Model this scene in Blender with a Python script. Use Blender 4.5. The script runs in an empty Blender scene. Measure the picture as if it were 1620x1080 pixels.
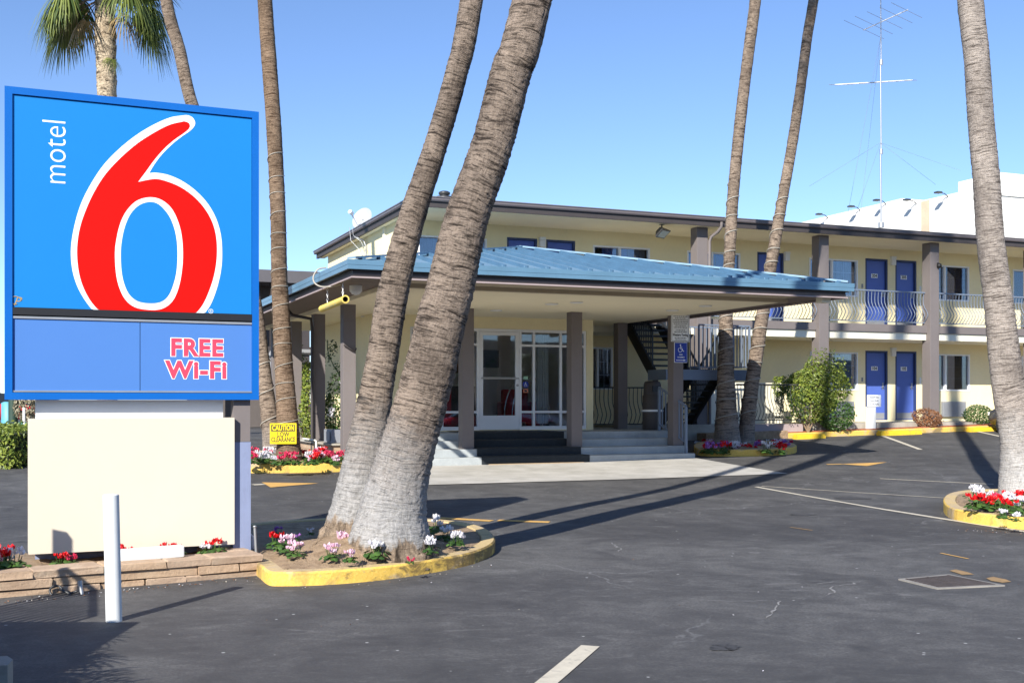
import bpy, math, random
from mathutils import Vector, Matrix, Euler
R = math.radians
scene = bpy.context.scene
col = scene.collection

# ---------------------------------------------------------------- camera constants (metres, picture 1620 x 1080)
F, CXP, HZ, CAMZ = 1800.0, 810.0, 635.0, 1.6
PHI = R(22.2)
CP, SP = math.cos(PHI), math.sin(PHI)

def W(u, v, z=0.0):
    """motel frame (u along the front, v into the site) -> world"""
    return Vector((u*CP - v*SP, u*SP + v*CP, z))
def UVof(x, y):
    return (x*CP + y*SP, -x*SP + y*CP)
def sstep(a, b, t):
    t = min(1, max(0, (t-a)/(b-a))); return t*t*(3-2*t)
def hgt(x, y):
    u, v = UVof(x, y)
    vv = min(max(v, 6), 27)
    h = .0012*(vv-6)**2
    h += .021*min(max(0, u-10), 24)*sstep(15, 25.5, v)
    return h
def G(px, py):
    """where the line of sight through a measured point meets the ground"""
    Y = 12.0
    for _ in range(60):
        x = (px-CXP)/F*Y
        Y = .5*Y + .5*max(2, (CAMZ-hgt(x, Y))*F/max(py-HZ, 1))
    x = (px-CXP)/F*Y
    return Vector((x, Y, hgt(x, Y)))
def uat(px, v):
    k = (px-CXP)/F
    Y = v/(CP-SP*k)
    return k*Y*CP + Y*SP
def zat(px, py, v):
    k = (px-CXP)/F
    return CAMZ + (HZ-py)*(v/(CP-SP*k))/F
def PT(px, py, Y):
    return Vector(((px-CXP)/F*Y, Y, CAMZ+(HZ-py)*Y/F))

# ---------------------------------------------------------------- materials
MATS = {}
def nt(name):
    m = bpy.data.materials.new(name); m.use_nodes = True
    t = m.node_tree
    return m, t, t.nodes['Principled BSDF']
def N(t, typ, **kw):
    n = t.nodes.new(typ)
    for k, v in kw.items():
        if k in n.inputs.keys() if hasattr(n.inputs, 'keys') else False: n.inputs[k].default_value = v
        else: setattr(n, k, v)
    return n
def L(t, a, b): t.links.new(a, b)
def ramp(t, fac, stops):
    r = t.nodes.new('ShaderNodeValToRGB')
    e = r.color_ramp.elements
    while len(e) < len(stops): e.new(0.5)
    for i, (p, c) in enumerate(stops):
        e[i].position = p; e[i].color = (*c, 1) if len(c) == 3 else c
    L(t, fac, r.inputs[0]); return r
def mixc(t, fac, a, b, mode='MIX'):
    m = t.nodes.new('ShaderNodeMix'); m.data_type = 'RGBA'; m.blend_type = mode
    for s, val in ((0, fac), (6, a), (7, b)):
        if hasattr(val, 'is_output') or hasattr(val, 'links'): L(t, val, m.inputs[s])
        elif s == 0: m.inputs[0].default_value = val
        else: m.inputs[s].default_value = (*val, 1)
    return m.outputs[2]
def coords(t, kind='Object', scale=(1, 1, 1), rot=(0, 0, 0)):
    c = t.nodes.new('ShaderNodeTexCoord'); mp = t.nodes.new('ShaderNodeMapping')
    mp.inputs['Scale'].default_value = scale; mp.inputs['Rotation'].default_value = rot
    L(t, c.outputs[kind], mp.inputs[0]); return mp.outputs[0]
def noise(t, vec, scale=5, detail=4, rough=.55, dist=0):
    n = t.nodes.new('ShaderNodeTexNoise')
    n.inputs['Scale'].default_value = scale; n.inputs['Detail'].default_value = detail
    n.inputs['Roughness'].default_value = rough; n.inputs['Distortion'].default_value = dist
    if vec is not None: L(t, vec, n.inputs['Vector'])
    return n.outputs['Fac']
def bump(t, b, h, strength=.3, dist=.01):
    n = t.nodes.new('ShaderNodeBump'); n.inputs['Strength'].default_value = strength; n.inputs['Distance'].default_value = dist
    L(t, h, n.inputs['Height']); L(t, n.outputs[0], b.inputs['Normal']); return n
def math_(t, op, a, b=None):
    n = t.nodes.new('ShaderNodeMath'); n.operation = op
    for i, v in ((0, a), (1, b)):
        if v is None: continue
        if hasattr(v, 'links'): L(t, v, n.inputs[i])
        else: n.inputs[i].default_value = v
    return n.outputs[0]

def paint(name, c, rough=.5, var=.12, scale=3, bmp=.0, metal=0, dirt=None, spec=.5, bscale=60):
    """plain painted / plastered surface with soft mottling"""
    if name in MATS: return MATS[name]
    m, t, b = nt(name)
    v = coords(t)
    n1 = noise(t, v, scale, 5, .6); n2 = noise(t, v, scale*9, 3, .6)
    f = math_(t, 'ADD', math_(t, 'MULTIPLY', n1, .7), math_(t, 'MULTIPLY', n2, .3))
    lo = tuple(x*(1-var) for x in c); hi = tuple(min(1, x*(1+var)) for x in c)
    cc = ramp(t, f, [(.3, lo), (.7, hi)]).outputs[0]
    if dirt:
        d = noise(t, coords(t, 'Object', (1, 1, .35)), scale*1.7, 6, .7, .6)
        cc = mixc(t, ramp(t, d, [(.56, (0, 0, 0)), (.74, (.75, .75, .75))]).outputs[0], cc, dirt)
    L(t, cc, b.inputs['Base Color'])
    b.inputs['Roughness'].default_value = rough; b.inputs['Metallic'].default_value = metal
    b.inputs['Specular IOR Level'].default_value = spec
    if bmp: bump(t, b, noise(t, v, bscale, 4, .6), bmp, .004)
    MATS[name] = m; return m

def mk_asphalt():
    m, t, b = nt('asphalt')
    v = coords(t, 'Object', (1, 1, 0), (0, 0, -PHI))
    big = noise(t, coords(t, 'Object', (.6, 1, 0), (0, 0, -PHI)), .30, 5, .6, .8); mid = noise(t, v, 1.6, 8, .72, .5); fine = noise(t, v, 45, 4, .75); grit = noise(t, v, 210, 3, .7)
    f = math_(t, 'ADD', math_(t, 'MULTIPLY', big, .45), math_(t, 'MULTIPLY', mid, .55))
    c = ramp(t, f, [(.39, (.054, .052, .052)), (.50, (.090, .087, .085)), (.61, (.150, .146, .140))]).outputs[0]
    mot = noise(t, coords(t, 'Object', (.7, 1.2, 0), (0, 0, R(-30))), 7.5, 10, .82, .4)
    c = mixc(t, ramp(t, mot, [(.34, (.62, .62, .62)), (.48, (0, 0, 0))]).outputs[0], c, (.046, .045, .046))
    c = mixc(t, ramp(t, mot, [(.54, (0, 0, 0)), (.70, (.55, .55, .55))]).outputs[0], c, (.19, .185, .178))
    c = mixc(t, ramp(t, fine, [(.35, (.75, .75, .75)), (.62, (0, 0, 0))]).outputs[0], c, (.048, .048, .051))
    c = mixc(t, ramp(t, grit, [(.60, (0, 0, 0)), (.72, (.65, .65, .65))]).outputs[0], c, (.19, .185, .18))
    # dusty pale scuffs in patches
    sc = noise(t, coords(t, 'Object', (.8, 1.5, 0), (0, 0, R(-14))), 3.4, 10, .78, .7)
    pm = noise(t, v, .55, 3, .5)
    sm = mixc(t, 1.0, ramp(t, sc, [(.55, (0, 0, 0)), (.70, (.75, .75, .75))]).outputs[0], ramp(t, pm, [(.44, (0, 0, 0)), (.62, (1, 1, 1))]).outputs[0], 'MULTIPLY')
    c = mixc(t, sm, c, (.22, .215, .21))
    # dark oil drips and sealer patches
    oil = noise(t, v, 1.15, 4, .55, .3)
    c = mixc(t, ramp(t, oil, [(.66, (0, 0, 0)), (.74, (.7, .7, .7))]).outputs[0], c, (.030, .030, .032))
    # hairline cracks filled with pale dust, only here and there
    vo = t.nodes.new('ShaderNodeTexVoronoi'); vo.feature = 'DISTANCE_TO_EDGE'; vo.inputs['Scale'].default_value = .42
    wv = t.nodes.new('ShaderNodeVectorMath'); wv.operation = 'ADD'
    wn = t.nodes.new('ShaderNodeTexNoise'); wn.inputs['Scale'].default_value = 2.4; wn.inputs['Detail'].default_value = 6
    L(t, v, wn.inputs['Vector']); 
    ws = t.nodes.new('ShaderNodeVectorMath'); ws.operation = 'SCALE'; ws.inputs['Scale'].default_value = .55
    L(t, wn.outputs['Color'], ws.inputs[0]); L(t, v, wv.inputs[0]); L(t, ws.outputs[0], wv.inputs[1]); L(t, wv.outputs[0], vo.inputs['Vector'])
    ck = ramp(t, vo.outputs['Distance'], [(.0, (1, 1, 1)), (.006, (0, 0, 0))]).outputs[0]
    msk = ramp(t, noise(t, v, .33, 2, .5), [(.54, (0, 0, 0)), (.64, (.5, .5, .5))]).outputs[0]
    c = mixc(t, mixc(t, 1.0, ck, msk, 'MULTIPLY'), c, (.26, .26, .26))
    # tiny pale specks
    sp = t.nodes.new('ShaderNodeTexVoronoi'); sp.inputs['Scale'].default_value = 3.2; L(t, v, sp.inputs['Vector'])
    c = mixc(t, ramp(t, sp.outputs['Distance'], [(.030, (.9, .9, .9)), (.045, (0, 0, 0))]).outputs[0], c, (.42, .42, .41))
    L(t, c, b.inputs['Base Color'])
    b.inputs['Roughness'].default_value = .78; b.inputs['Specular IOR Level'].default_value = .35
    hh = math_(t, 'ADD', math_(t, 'MULTIPLY', grit, .6), math_(t, 'MULTIPLY', fine, .5))
    bump(t, b, hh, .55, .006)
    return m
def mk_concrete(name, c, c2, rough=.85, sc=1.6):
    m, t, b = nt(name)
    v = coords(t)
    n1 = noise(t, v, sc, 7, .62, .4); n2 = noise(t, v, sc*30, 4, .7)
    cc = ramp(t, n1, [(.3, c2), (.62, c)]).outputs[0]
    cc = mixc(t, ramp(t, n2, [(.3, (.25, .25, .25)), (.6, (0, 0, 0))]).outputs[0], cc, tuple(x*.6 for x in c2))
    L(t, cc, b.inputs['Base Color']); b.inputs['Roughness'].default_value = rough
    bump(t, b, n2, .3, .004); return m
def mk_kerb(name='yellow_kerb_paint', stained=False, a=(.64, .40, .065), b_=(.80, .54, .12), worn=.52):
    m, t, b = nt(name)
    v = coords(t)
    n1 = noise(t, v, 2.2, 9, .72, .5); n2 = noise(t, v, 40, 4, .7); n3 = noise(t, v, 1.1, 6, .66, 1.0)
    c = ramp(t, n2, [(.3, a), (.7, b_)]).outputs[0]
    c = mixc(t, ramp(t, n1, [(worn, (0, 0, 0)), (worn+.09, (.9, .9, .9))]).outputs[0], c, (.48, .37, .24))
    c = mixc(t, ramp(t, n3, [(.56, (0, 0, 0)), (.66, (.8, .8, .8))]).outputs[0], c, (.16, .12, .065))
    c = mixc(t, ramp(t, noise(t, v, 14, 5, .8, .2), [(.62, (0, 0, 0)), (.68, (.8, .8, .8))]).outputs[0], c, (.22, .2, .17))
    if stained:   # years of tyre and water stains on the rounded end of this kerb
        px = t.nodes.new('ShaderNodeSeparateXYZ'); L(t, v, px.inputs[0])
        mr = t.nodes.new('ShaderNodeMapRange'); mr.inputs['From Min'].default_value = -1.5; mr.inputs['From Max'].default_value = -.45; mr.inputs['To Max'].default_value = .20; L(t, px.outputs[0], mr.inputs[0])
        sn = math_(t, 'ADD', noise(t, coords(t, 'Object', (1, 1, 2)), 4.5, 9, .7, .8), mr.outputs[0])
        c = mixc(t, ramp(t, sn, [(.58, (0, 0, 0)), (.70, (.85, .85, .85))]).outputs[0], c, (.17, .115, .045))
    L(t, c, b.inputs['Base Color']); b.inputs['Roughness'].default_value = .8
    bump(t, b, math_(t, 'ADD', n2, n1), .5, .012); return m
def mk_soil(name='soil', a=(.46, .33, .21), b_=(.25, .165, .095)):
    m, t, b = nt(name)
    v = coords(t)
    n1 = noise(t, v, 9, 8, .7, .3); n2 = noise(t, v, 55, 4, .7)
    c = ramp(t, n1, [(.32, b_), (.66, a)]).outputs[0]
    c = mixc(t, ramp(t, n2, [(.62, (0, 0, 0)), (.74, (.7, .7, .7))]).outputs[0], c, tuple(min(1, x*1.7) for x in a))
    L(t, c, b.inputs['Base Color']); b.inputs['Roughness'].default_value = .95
    bump(t, b, math_(t, 'ADD', n1, n2), .9, .03); return m
def mk_bark(name, c1, c2, cdark, ring=22.0, pale=None, z0=.5, z1=1.3, root=None):
    """ringed palm bark; UV = (metres round the stem, metres along it)"""
    m, t, b = nt(name)
    tc = t.nodes.new('ShaderNodeTexCoord')
    wob = t.nodes.new('ShaderNodeTexNoise'); wob.inputs['Scale'].default_value = 3.0; L(t, tc.outputs['UV'], wob.inputs['Vector'])
    wsc = t.nodes.new('ShaderNodeVectorMath'); wsc.operation = 'SCALE'; wsc.inputs['Scale'].default_value = .09; L(t, wob.outputs['Color'], wsc.inputs[0])
    wad = t.nodes.new('ShaderNodeVectorMath'); wad.operation = 'ADD'; L(t, tc.outputs['UV'], wad.inputs[0]); L(t, wsc.outputs[0], wad.inputs[1])
    def mp(sx, sy):
        q = t.nodes.new('ShaderNodeMapping'); q.inputs['Scale'].default_value = (sx, sy, 1); L(t, wad.outputs[0], q.inputs[0]); return q.outputs[0]
    rings = noise(t, mp(3.0, ring*1.25), 1.0, 6, .68, .25)
    cuts = noise(t, mp(9.0, ring*2.6), 1.0, 5, .8, .2)
    fib = noise(t, mp(55, 9), 1.0, 5, .75, .3)
    blot = noise(t, mp(2.2, 1.6), 1.0, 6, .68, .5)
    c = ramp(t, fib, [(.30, c2), (.60, c1)]).outputs[0]
    c = mixc(t, ramp(t, blot, [(.42, (0, 0, 0)), (.64, (.7, .7, .7))]).outputs[0], c, tuple(min(1, x*1.4) for x in c1))
    c = mixc(t, ramp(t, blot, [(.30, (.65, .65, .65)), (.46, (0, 0, 0))]).outputs[0], c, c2)
    c = mixc(t, ramp(t, rings, [(.37, (.95, .95, .95)), (.49, (0, 0, 0))]).outputs[0], c, cdark)
    c = mixc(t, ramp(t, cuts, [(.38, (.9, .9, .9)), (.48, (0, 0, 0))]).outputs[0], c, tuple(x*.65 for x in cdark))
    sx = t.nodes.new('ShaderNodeSeparateXYZ'); L(t, tc.outputs['UV'], sx.inputs[0])
    def below(a, b_, jag, top=.93, n=(3, 2.5)):
        hz = math_(t, 'ADD', sx.outputs[1], math_(t, 'MULTIPLY', math_(t, 'SUBTRACT', noise(t, mp(*n), 1.0, 6, .75), .5), jag))
        mr = t.nodes.new('ShaderNodeMapRange'); mr.inputs['From Min'].default_value = a; mr.inputs['From Max'].default_value = b_
        mr.inputs['To Min'].default_value = top; mr.inputs['To Max'].default_value = 0; L(t, hz, mr.inputs[0]); return mr.outputs[0]
    if pale:
        pn = mixc(t, ramp(t, cuts, [(.34, (.8, .8, .8)), (.46, (0, 0, 0))]).outputs[0], ramp(t, fib, [(.28, tuple(x*.62 for x in pale)), (.56, pale)]).outputs[0], tuple(x*.25 for x in pale))
        c = mixc(t, below(z0, z1, (z1-z0)*1.2), c, pn)
    if root:
        rf = noise(t, mp(26, 3), 1.0, 6, .8, .6)
        c = mixc(t, below(root, root+.05, .55, 1.0, (7, 1.2)), c, ramp(t, rf, [(.36, (.05, .038, .028)), (.60, (.38, .29, .21))]).outputs[0])
    L(t, c, b.inputs['Base Color']); b.inputs['Roughness'].default_value = .95; b.inputs['Specular IOR Level'].default_value = .12
    hh = math_(t, 'ADD', math_(t, 'ADD', rings, math_(t, 'MULTIPLY', cuts, .8)), math_(t, 'MULTIPLY', fib, .6))
    bump(t, b, hh, 1.0, .035)
    return m
def mk_leaf(name, a, b_, trans=.25):
    m, t, b = nt(name)
    oi = t.nodes.new('ShaderNodeNewGeometry')
    c = ramp(t, oi.outputs['Random Per Island'], [(0, b_), (1, a)]).outputs[0]
    L(t, c, b.inputs['Base Color']); b.inputs['Roughness'].default_value = .5
    tr = t.nodes.new('ShaderNodeBsdfTranslucent'); L(t, c, tr.inputs[0])
    ms = t.nodes.new('ShaderNodeMixShader'); ms.inputs[0].default_value = trans
    L(t, b.outputs[0], ms.inputs[1]); L(t, tr.outputs[0], ms.inputs[2]); L(t, ms.outputs[0], t.nodes['Material Output'].inputs[0])
    return m
def mk_glass(name, tint=(.8, .85, .9), fac=.35, ior=1.5):
    """window glass: see-through with mirror sheen"""
    m, t, b = nt(name)
    t.nodes.remove(b)
    tr = t.nodes.new('ShaderNodeBsdfTransparent'); tr.inputs[0].default_value = (*tint, 1)
    gl = t.nodes.new('ShaderNodeBsdfGlossy'); gl.inputs['Roughness'].default_value = .02; gl.inputs[0].default_value = (.85, .92, 1, 1)
    fr = t.nodes.new('ShaderNodeFresnel'); fr.inputs[0].default_value = ior
    n = noise(t, coords(t), 1.3, 2, .5)
    bp = t.nodes.new('ShaderNodeBump'); bp.inputs['Strength'].default_value = .04; bp.inputs['Distance'].default_value = .02; L(t, n, bp.inputs['Height']); L(t, bp.outputs[0], gl.inputs['Normal'])
    f = math_(t, 'MINIMUM', math_(t, 'ADD', fr.outputs[0], fac), .95)
    ms = t.nodes.new('ShaderNodeMixShader'); L(t, f, ms.inputs[0]); L(t, tr.outputs[0], ms.inputs[1]); L(t, gl.outputs[0], ms.inputs[2])
    L(t, ms.outputs[0], t.nodes['Material Output'].inputs[0]); return m
def mk_roofmetal():
    m, t, b = nt('blue_roof_metal')
    v = coords(t, 'Object', (1, .25, 1))
    n1 = noise(t, v, 1.2, 6, .6, .4); n2 = noise(t, v, 25, 3, .6)
    c = ramp(t, n1, [(.3, (.14, .25, .355)), (.7, (.21, .33, .435))]).outputs[0]
    c = mixc(t, ramp(t, n2, [(.62, (0, 0, 0)), (.8, (.35, .35, .35))]).outputs[0], c, (.25, .34, .42))
    L(t, c, b.inputs['Base Color']); b.inputs['Roughness'].default_value = .48; b.inputs['Metallic'].default_value = .15
    return m
def mk_stone():
    m, t, b = nt('flagstone')
    v = coords(t)
    n1 = noise(t, coords(t, 'Object', (1, 1, 3)), 3.2, 6, .62, .4); n2 = noise(t, v, 38, 5, .7)
    c = ramp(t, n1, [(.28, (.30, .19, .12)), (.5, (.46, .32, .21)), (.72, (.56, .44, .32))]).outputs[0]
    c = mixc(t, ramp(t, n2, [(.3, (.45, .45, .45)), (.55, (0, 0, 0))]).outputs[0], c, (.17, .12, .08))
    oi = t.nodes.new('ShaderNodeNewGeometry')
    c = mixc(t, .35, c, ramp(t, oi.outputs['Random Per Island'], [(0, (.36, .22, .14)), (.5, (.52, .38, .25)), (1, (.42, .33, .26))]).outputs[0])
    L(t, c, b.inputs['Base Color']); b.inputs['Roughness'].default_value = .9
    bump(t, b, n2, .7, .012); return m

# ---------------------------------------------------------------- mesh collector
class MB:
    def __init__(s): s.v = []; s.f = []; s.m = []; s.uv = {}; s.sm = set()
    def add(s, vs, fs, mi=0, smooth=False):
        o = len(s.v); s.v += [Vector(p) for p in vs]
        for f in fs:
            if smooth: s.sm.add(len(s.f))
            s.f.append([i+o for i in f]); s.m.append(mi)
        return s
    def box(s, x0, x1, y0, y1, z0, z1, mi=0, bev=0):
        if bev <= 0:
            vs = [(x, y, z) for z in (z0, z1) for y in (y0, y1) for x in (x0, x1)]
            return s.add(vs, [(0, 2, 3, 1), (4, 5, 7, 6), (0, 1, 5, 4), (2, 6, 7, 3), (0, 4, 6, 2), (1, 3, 7, 5)], mi)
        import bmesh
        bm = bmesh.new(); bmesh.ops.create_cube(bm, size=1)
        for q in bm.verts: q.co = Vector(((x0+x1)/2+q.co.x*(x1-x0), (y0+y1)/2+q.co.y*(y1-y0), (z0+z1)/2+q.co.z*(z1-z0)))
        bmesh.ops.bevel(bm, geom=list(bm.edges), offset=bev, segments=2, affect='EDGES', profile=.6)
        bm.verts.index_update(); s.add([q.co.copy() for q in bm.verts], [[q.index for q in f.verts] for f in bm.faces], mi); bm.free(); return s
    def prism(s, poly, z0, z1, mi=0, cap=True):
        """poly: CCW list of (x, y); z0/z1 numbers or per-vertex lists"""
        n = len(poly)
        a = z0 if isinstance(z0, (list, tuple)) else [z0]*n
        b = z1 if isinstance(z1, (list, tuple)) else [z1]*n
        vs = [(p[0], p[1], a[i]) for i, p in enumerate(poly)] + [(p[0], p[1], b[i]) for i, p in enumerate(poly)]
        fs = [(i, (i+1) % n, n+(i+1) % n, n+i) for i in range(n)]
        if cap: fs += [list(range(n-1, -1, -1)), list(range(n, 2*n))]
        return s.add(vs, fs, mi)
    def slab(s, pts, nrm, th, mi=0):
        """planar polygon of 3-D points thickened along nrm"""
        n = len(pts); d = Vector(nrm).normalized()*th
        vs = [Vector(p) for p in pts] + [Vector(p)+d for p in pts]
        fs = [(i, (i+1) % n, n+(i+1) % n, n+i) for i in range(n)] + [list(range(n-1, -1, -1)), list(range(n, 2*n))]
        return s.add(vs, fs, mi)
    def tube(s, path, r, seg=8, mi=0, cap=True, smooth=True):
        path = [Vector(p) for p in path]; n = len(path)
        rr = r if isinstance(r, (list, tuple)) else [r]*n
        T0 = (path[1]-path[0]).normalized()
        up = Vector((0, 0, 1)) if abs(T0.z) < .9 else Vector((1, 0, 0))
        A = T0.cross(up).normalized(); vs = []
        for i, p in enumerate(path):
            T = (path[min(i+1, n-1)]-path[max(i-1, 0)]).normalized()
            A = (A-T*A.dot(T)).normalized(); B = T.cross(A)
            for k in range(seg):
                a = 2*math.pi*k/seg
                vs.append(p+(A*math.cos(a)+B*math.sin(a))*rr[i])
        fs = [(i*seg+k, i*seg+(k+1) % seg, (i+1)*seg+(k+1) % seg, (i+1)*seg+k) for i in range(n-1) for k in range(seg)]
        s.add(vs, fs, mi, smooth)
        if cap: s.add([vs[k] for k in range(seg)], [list(range(seg-1, -1, -1))], mi).add([vs[(n-1)*seg+k] for k in range(seg)], [list(range(seg))], mi)
        return s
    def bar(s, a, b, w, d, mi=0, up=(0, 0, 1)):
        """rectangular bar from a to b; w across, d along up"""
        a, b = Vector(a), Vector(b); T = (b-a).normalized(); U = Vector(up)
        if abs(T.dot(U)) > .98: U = Vector((0, 1, 0))
        A = T.cross(U).normalized(); B = A.cross(T).normalized()
        vs = [p+A*x*w/2+B*y*d/2 for p in (a, b) for x, y in ((-1, -1), (1, -1), (1, 1), (-1, 1))]
        return s.add(vs, [(0, 1, 5, 4), (1, 2, 6, 5), (2, 3, 7, 6), (3, 0, 4, 7), (3, 2, 1, 0), (4, 5, 6, 7)], mi)
    def lathe(s, c, prof, seg=20, mi=0, axis='z', smooth=True):
        c = Vector(c); vs = []; n = len(prof)
        for r, h in prof:
            for k in range(seg):
                a = 2*math.pi*k/seg; x, y = r*math.cos(a), r*math.sin(a)
                vs.append(c+(Vector((x, y, h)) if axis == 'z' else Vector((x, h, y)) if axis == 'y' else Vector((h, x, y))))
        fs = [(i*seg+k, i*seg+(k+1) % seg, (i+1)*seg+(k+1) % seg, (i+1)*seg+k) for i in range(n-1) for k in range(seg)]
        return s.add(vs, fs, mi, smooth)
    def build(s, name, mats, parent=None, base=(0, 0, 0)):
        me = bpy.data.meshes.new(name); bs = Vector(base)
        me.from_pydata([tuple(p-bs) for p in s.v], [], s.f)
        for m in (mats if isinstance(mats, (list, tuple)) else [mats]): me.materials.append(m)
        me.polygons.foreach_set('material_index', s.m)
        if s.sm:
            fl = [False]*len(s.f)
            for i in s.sm: fl[i] = True
            me.polygons.foreach_set('use_smooth', fl)
        if s.uv:
            ul = me.uv_layers.new(name='UVMap')
            for pi, p in enumerate(me.polygons):
                if pi in s.uv:
                    for li, q in zip(p.loop_indices, s.uv[pi]): ul.data[li].uv = q
        me.validate(); me.update()
        o = bpy.data.objects.new(name, me); col.objects.link(o)
        if parent is not None: o.parent = parent
        return o

BASE = {}
def thing(name, label, cat, base=(0, 0, 0), frame='w', group=None):
    """an Empty at the thing's base; its parts are given in the same frame as base"""
    o = bpy.data.objects.new(name, None); col.objects.link(o)
    o.empty_display_size = .2
    b = Vector(base)
    o.location = W(*b) if frame == 'uv' else b
    if frame == 'uv': o.rotation_euler = (0, 0, PHI)
    o['label'] = label; o['category'] = cat
    if group: o['group'] = group
    BASE[o.name] = b
    return o
def part(o, name, mb, mat, top=None):
    r = top or o
    q = mb.build(name, mat, r, BASE[r.name]); BASE[q.name] = BASE[r.name]; return q
def single(name, label, cat, mb, mat, base=(0, 0, 0), frame='w', group=None):
    b = Vector(base); o = mb.build(name, mat, None, b)
    o.location = W(*b) if frame == 'uv' else b
    if frame == 'uv': o.rotation_euler = (0, 0, PHI)
    o['label'] = label; o['category'] = cat
    if group: o['group'] = group
    return o
def struct(name, mb, mat, frame='w'):
    o = mb.build(name, mat); o['kind'] = 'structure'
    if frame == 'uv': o.rotation_euler = (0, 0, PHI)
    return o
def dup(root, loc, rz=0, sc=1.0, label=None, group=None):
    r = root.copy(); col.objects.link(r); r.location = loc; r.rotation_euler = (0, 0, rz); r.scale = (sc, sc, sc)
    if label: r['label'] = label
    if group: r['group'] = group
    for c in list(root.children):
        k = c.copy(); col.objects.link(k); k.parent = r
        for g in list(c.children):
            q = g.copy(); col.objects.link(q); q.parent = k
    return r

def text(mb, body, place, size, mi=0, off=0.0, ext=.0015, align='CENTER', sx=1.0, shear=0, spc=1.0):
    """flat lettering; place(x, y, d) -> 3-D point, d = height above the face"""
    cu = bpy.data.curves.new('t', 'FONT'); cu.body = body; cu.size = size; cu.align_x = align; cu.align_y = 'CENTER'
    cu.offset = off; cu.extrude = ext/2; cu.resolution_u = 4; cu.shear = shear; cu.space_character = spc
    ob = bpy.data.objects.new('t', cu); col.objects.link(ob)
    dg = bpy.context.evaluated_depsgraph_get(); dg.update()
    me = ob.evaluated_get(dg).to_mesh()
    mb.add([place(q.co.x*sx, q.co.y, q.co.z+ext/2) for q in me.vertices], [list(p.vertices) for p in me.polygons], mi)
    ob.evaluated_get(dg).to_mesh_clear()
    bpy.data.objects.remove(ob); bpy.data.curves.remove(cu)
# ---------------------------------------------------------------- material set
ASPH = mk_asphalt(); KERB = mk_kerb(); KERBTOP = mk_kerb('faded_kerb_paint', False, (.50, .37, .17), (.62, .46, .23), .50); SOIL = mk_soil(); MULCH = mk_soil('red_mulch', (.42, .13, .06), (.22, .06, .03))
CONC = mk_concrete('apron_concrete', (.50, .48, .445), (.35, .335, .30)); STEPC = mk_concrete('step_concrete', (.40, .43, .44), (.29, .315, .325))
OLDC = mk_concrete('old_concrete', (.45, .42, .36), (.28, .25, .2))
STONE = mk_stone()
WALL = paint('cream_stucco', (.86, .755, .475), .9, .06, 1.2, .25, bscale=90)
SOFFIT = paint('cream_soffit', (.90, .81, .58), .9, .05, 1.0)
TRIM = paint('cream_trim', (.78, .74, .60), .8, .05)
TAUPE = paint('taupe_paint', (.168, .146, .142), .75, .07, 1.5, .15, bscale=40)
BROWN = paint('dark_brown_trim', (.050, .042, .042), .6, .12)
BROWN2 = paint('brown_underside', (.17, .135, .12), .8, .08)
MAUVE = paint('mauve_trim', (.36, .29, .29), .7, .08)
ROOFB = mk_roofmetal()
GUTTER = paint('blue_gutter', (.115, .225, .325), .35, .1, 2, metal=.1)
GRAVEL = mk_concrete('roof_gravel', (.40, .39, .36), (.26, .25, .23), .95, 3)
DOORB = paint('blue_door_paint', (.080, .140, .48), .42, .06)
DOORF = paint('dark_blue_frame', (.030, .050, .14), .45, .06)
WHITE = paint('white_paint', (.78, .78, .76), .45, .04)
WHITEM = paint('white_aluminium', (.84, .85, .87), .35, .03)
DIRTYW = paint('weathered_white', (.66, .68, .68), .6, .06, 4, .1, dirt=(.40, .38, .34))
PALEBLUE = paint('railing_paint', (.17, .21, .28), .4, .1)
DARKMET = paint('dark_metal', (.035, .037, .042), .45, .15)
GALV = paint('galvanised_metal', (.42, .43, .44), .4, .12, metal=.6)
BLACK = paint('black_plastic', (.015, .015, .017), .45, .1)
SIGNBLUE = paint('sign_blue', (.012, .195, .54), .5, .02, .6, spec=.15)
FRAMEBLUE = paint('frame_blue', (.005, .115, .44), .45, .04, spec=.2)
READER = paint('reader_blue', (.075, .195, .50), .5, .025, .5, spec=.15)
SIGNRED = paint('sign_red', (.60, .006, .004), .5, .02, spec=.1)
PINKRED = paint('faded_red', (.74, .055, .105), .45, .05)
SIGNWHITE = paint('sign_white', (.86, .87, .87), .4, .02)
GOLD = paint('gold_scrawl', (.42, .29, .11), .5, .1)
CREAMP = paint('cream_panel', (.63, .565, .455), .62, .025, .9, dirt=(.57, .505, .395))
POSTGREY = paint('post_grey', (.22, .26, .40), .6, .08, dirt=(.12, .13, .18))
YELLOW = paint('sign_yellow', (.86, .66, .01), .4, .03)
PIPEY = paint('yellow_pipe', (.72, .55, .13), .5, .1, dirt=(.4, .3, .1))
LINEW = paint('road_line_white', (.55, .50, .40), .8, .16, 7, dirt=(.16, .15, .14))
LINEY = paint('road_line_yellow', (.62, .36, .10), .8, .15, 6, dirt=(.20, .15, .1))
LINEO = paint('road_line_worn', (.30, .19, .085), .85, .3, 14, dirt=(.10, .097, .095))
ISAB = paint('access_blue', (.012, .035, .34), .4, .04)
CARPET = paint('dark_carpet', (.022, .028, .034), .95, .25, 20, .4, bscale=300)
WHITEWALL = paint('white_render', (.80, .79, .75), .9, .03, .3)
RUST = paint('rust_strip', (.50, .36, .22), .9, .1)
CURTAIN = paint('grey_curtain', (.36, .39, .40), .9, .12)
CURTSKY = paint('sky_reflection_curtain', (.12, .24, .62), .85, .1)  # curtain blue brightened to stand in for sky reflected in the panes
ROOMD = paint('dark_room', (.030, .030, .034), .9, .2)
PANELG = paint('grey_panel', (.25, .26, .28), .6, .08)
GLASS = mk_glass('window_glass', (.72, .78, .85), .10, 1.5)
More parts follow.
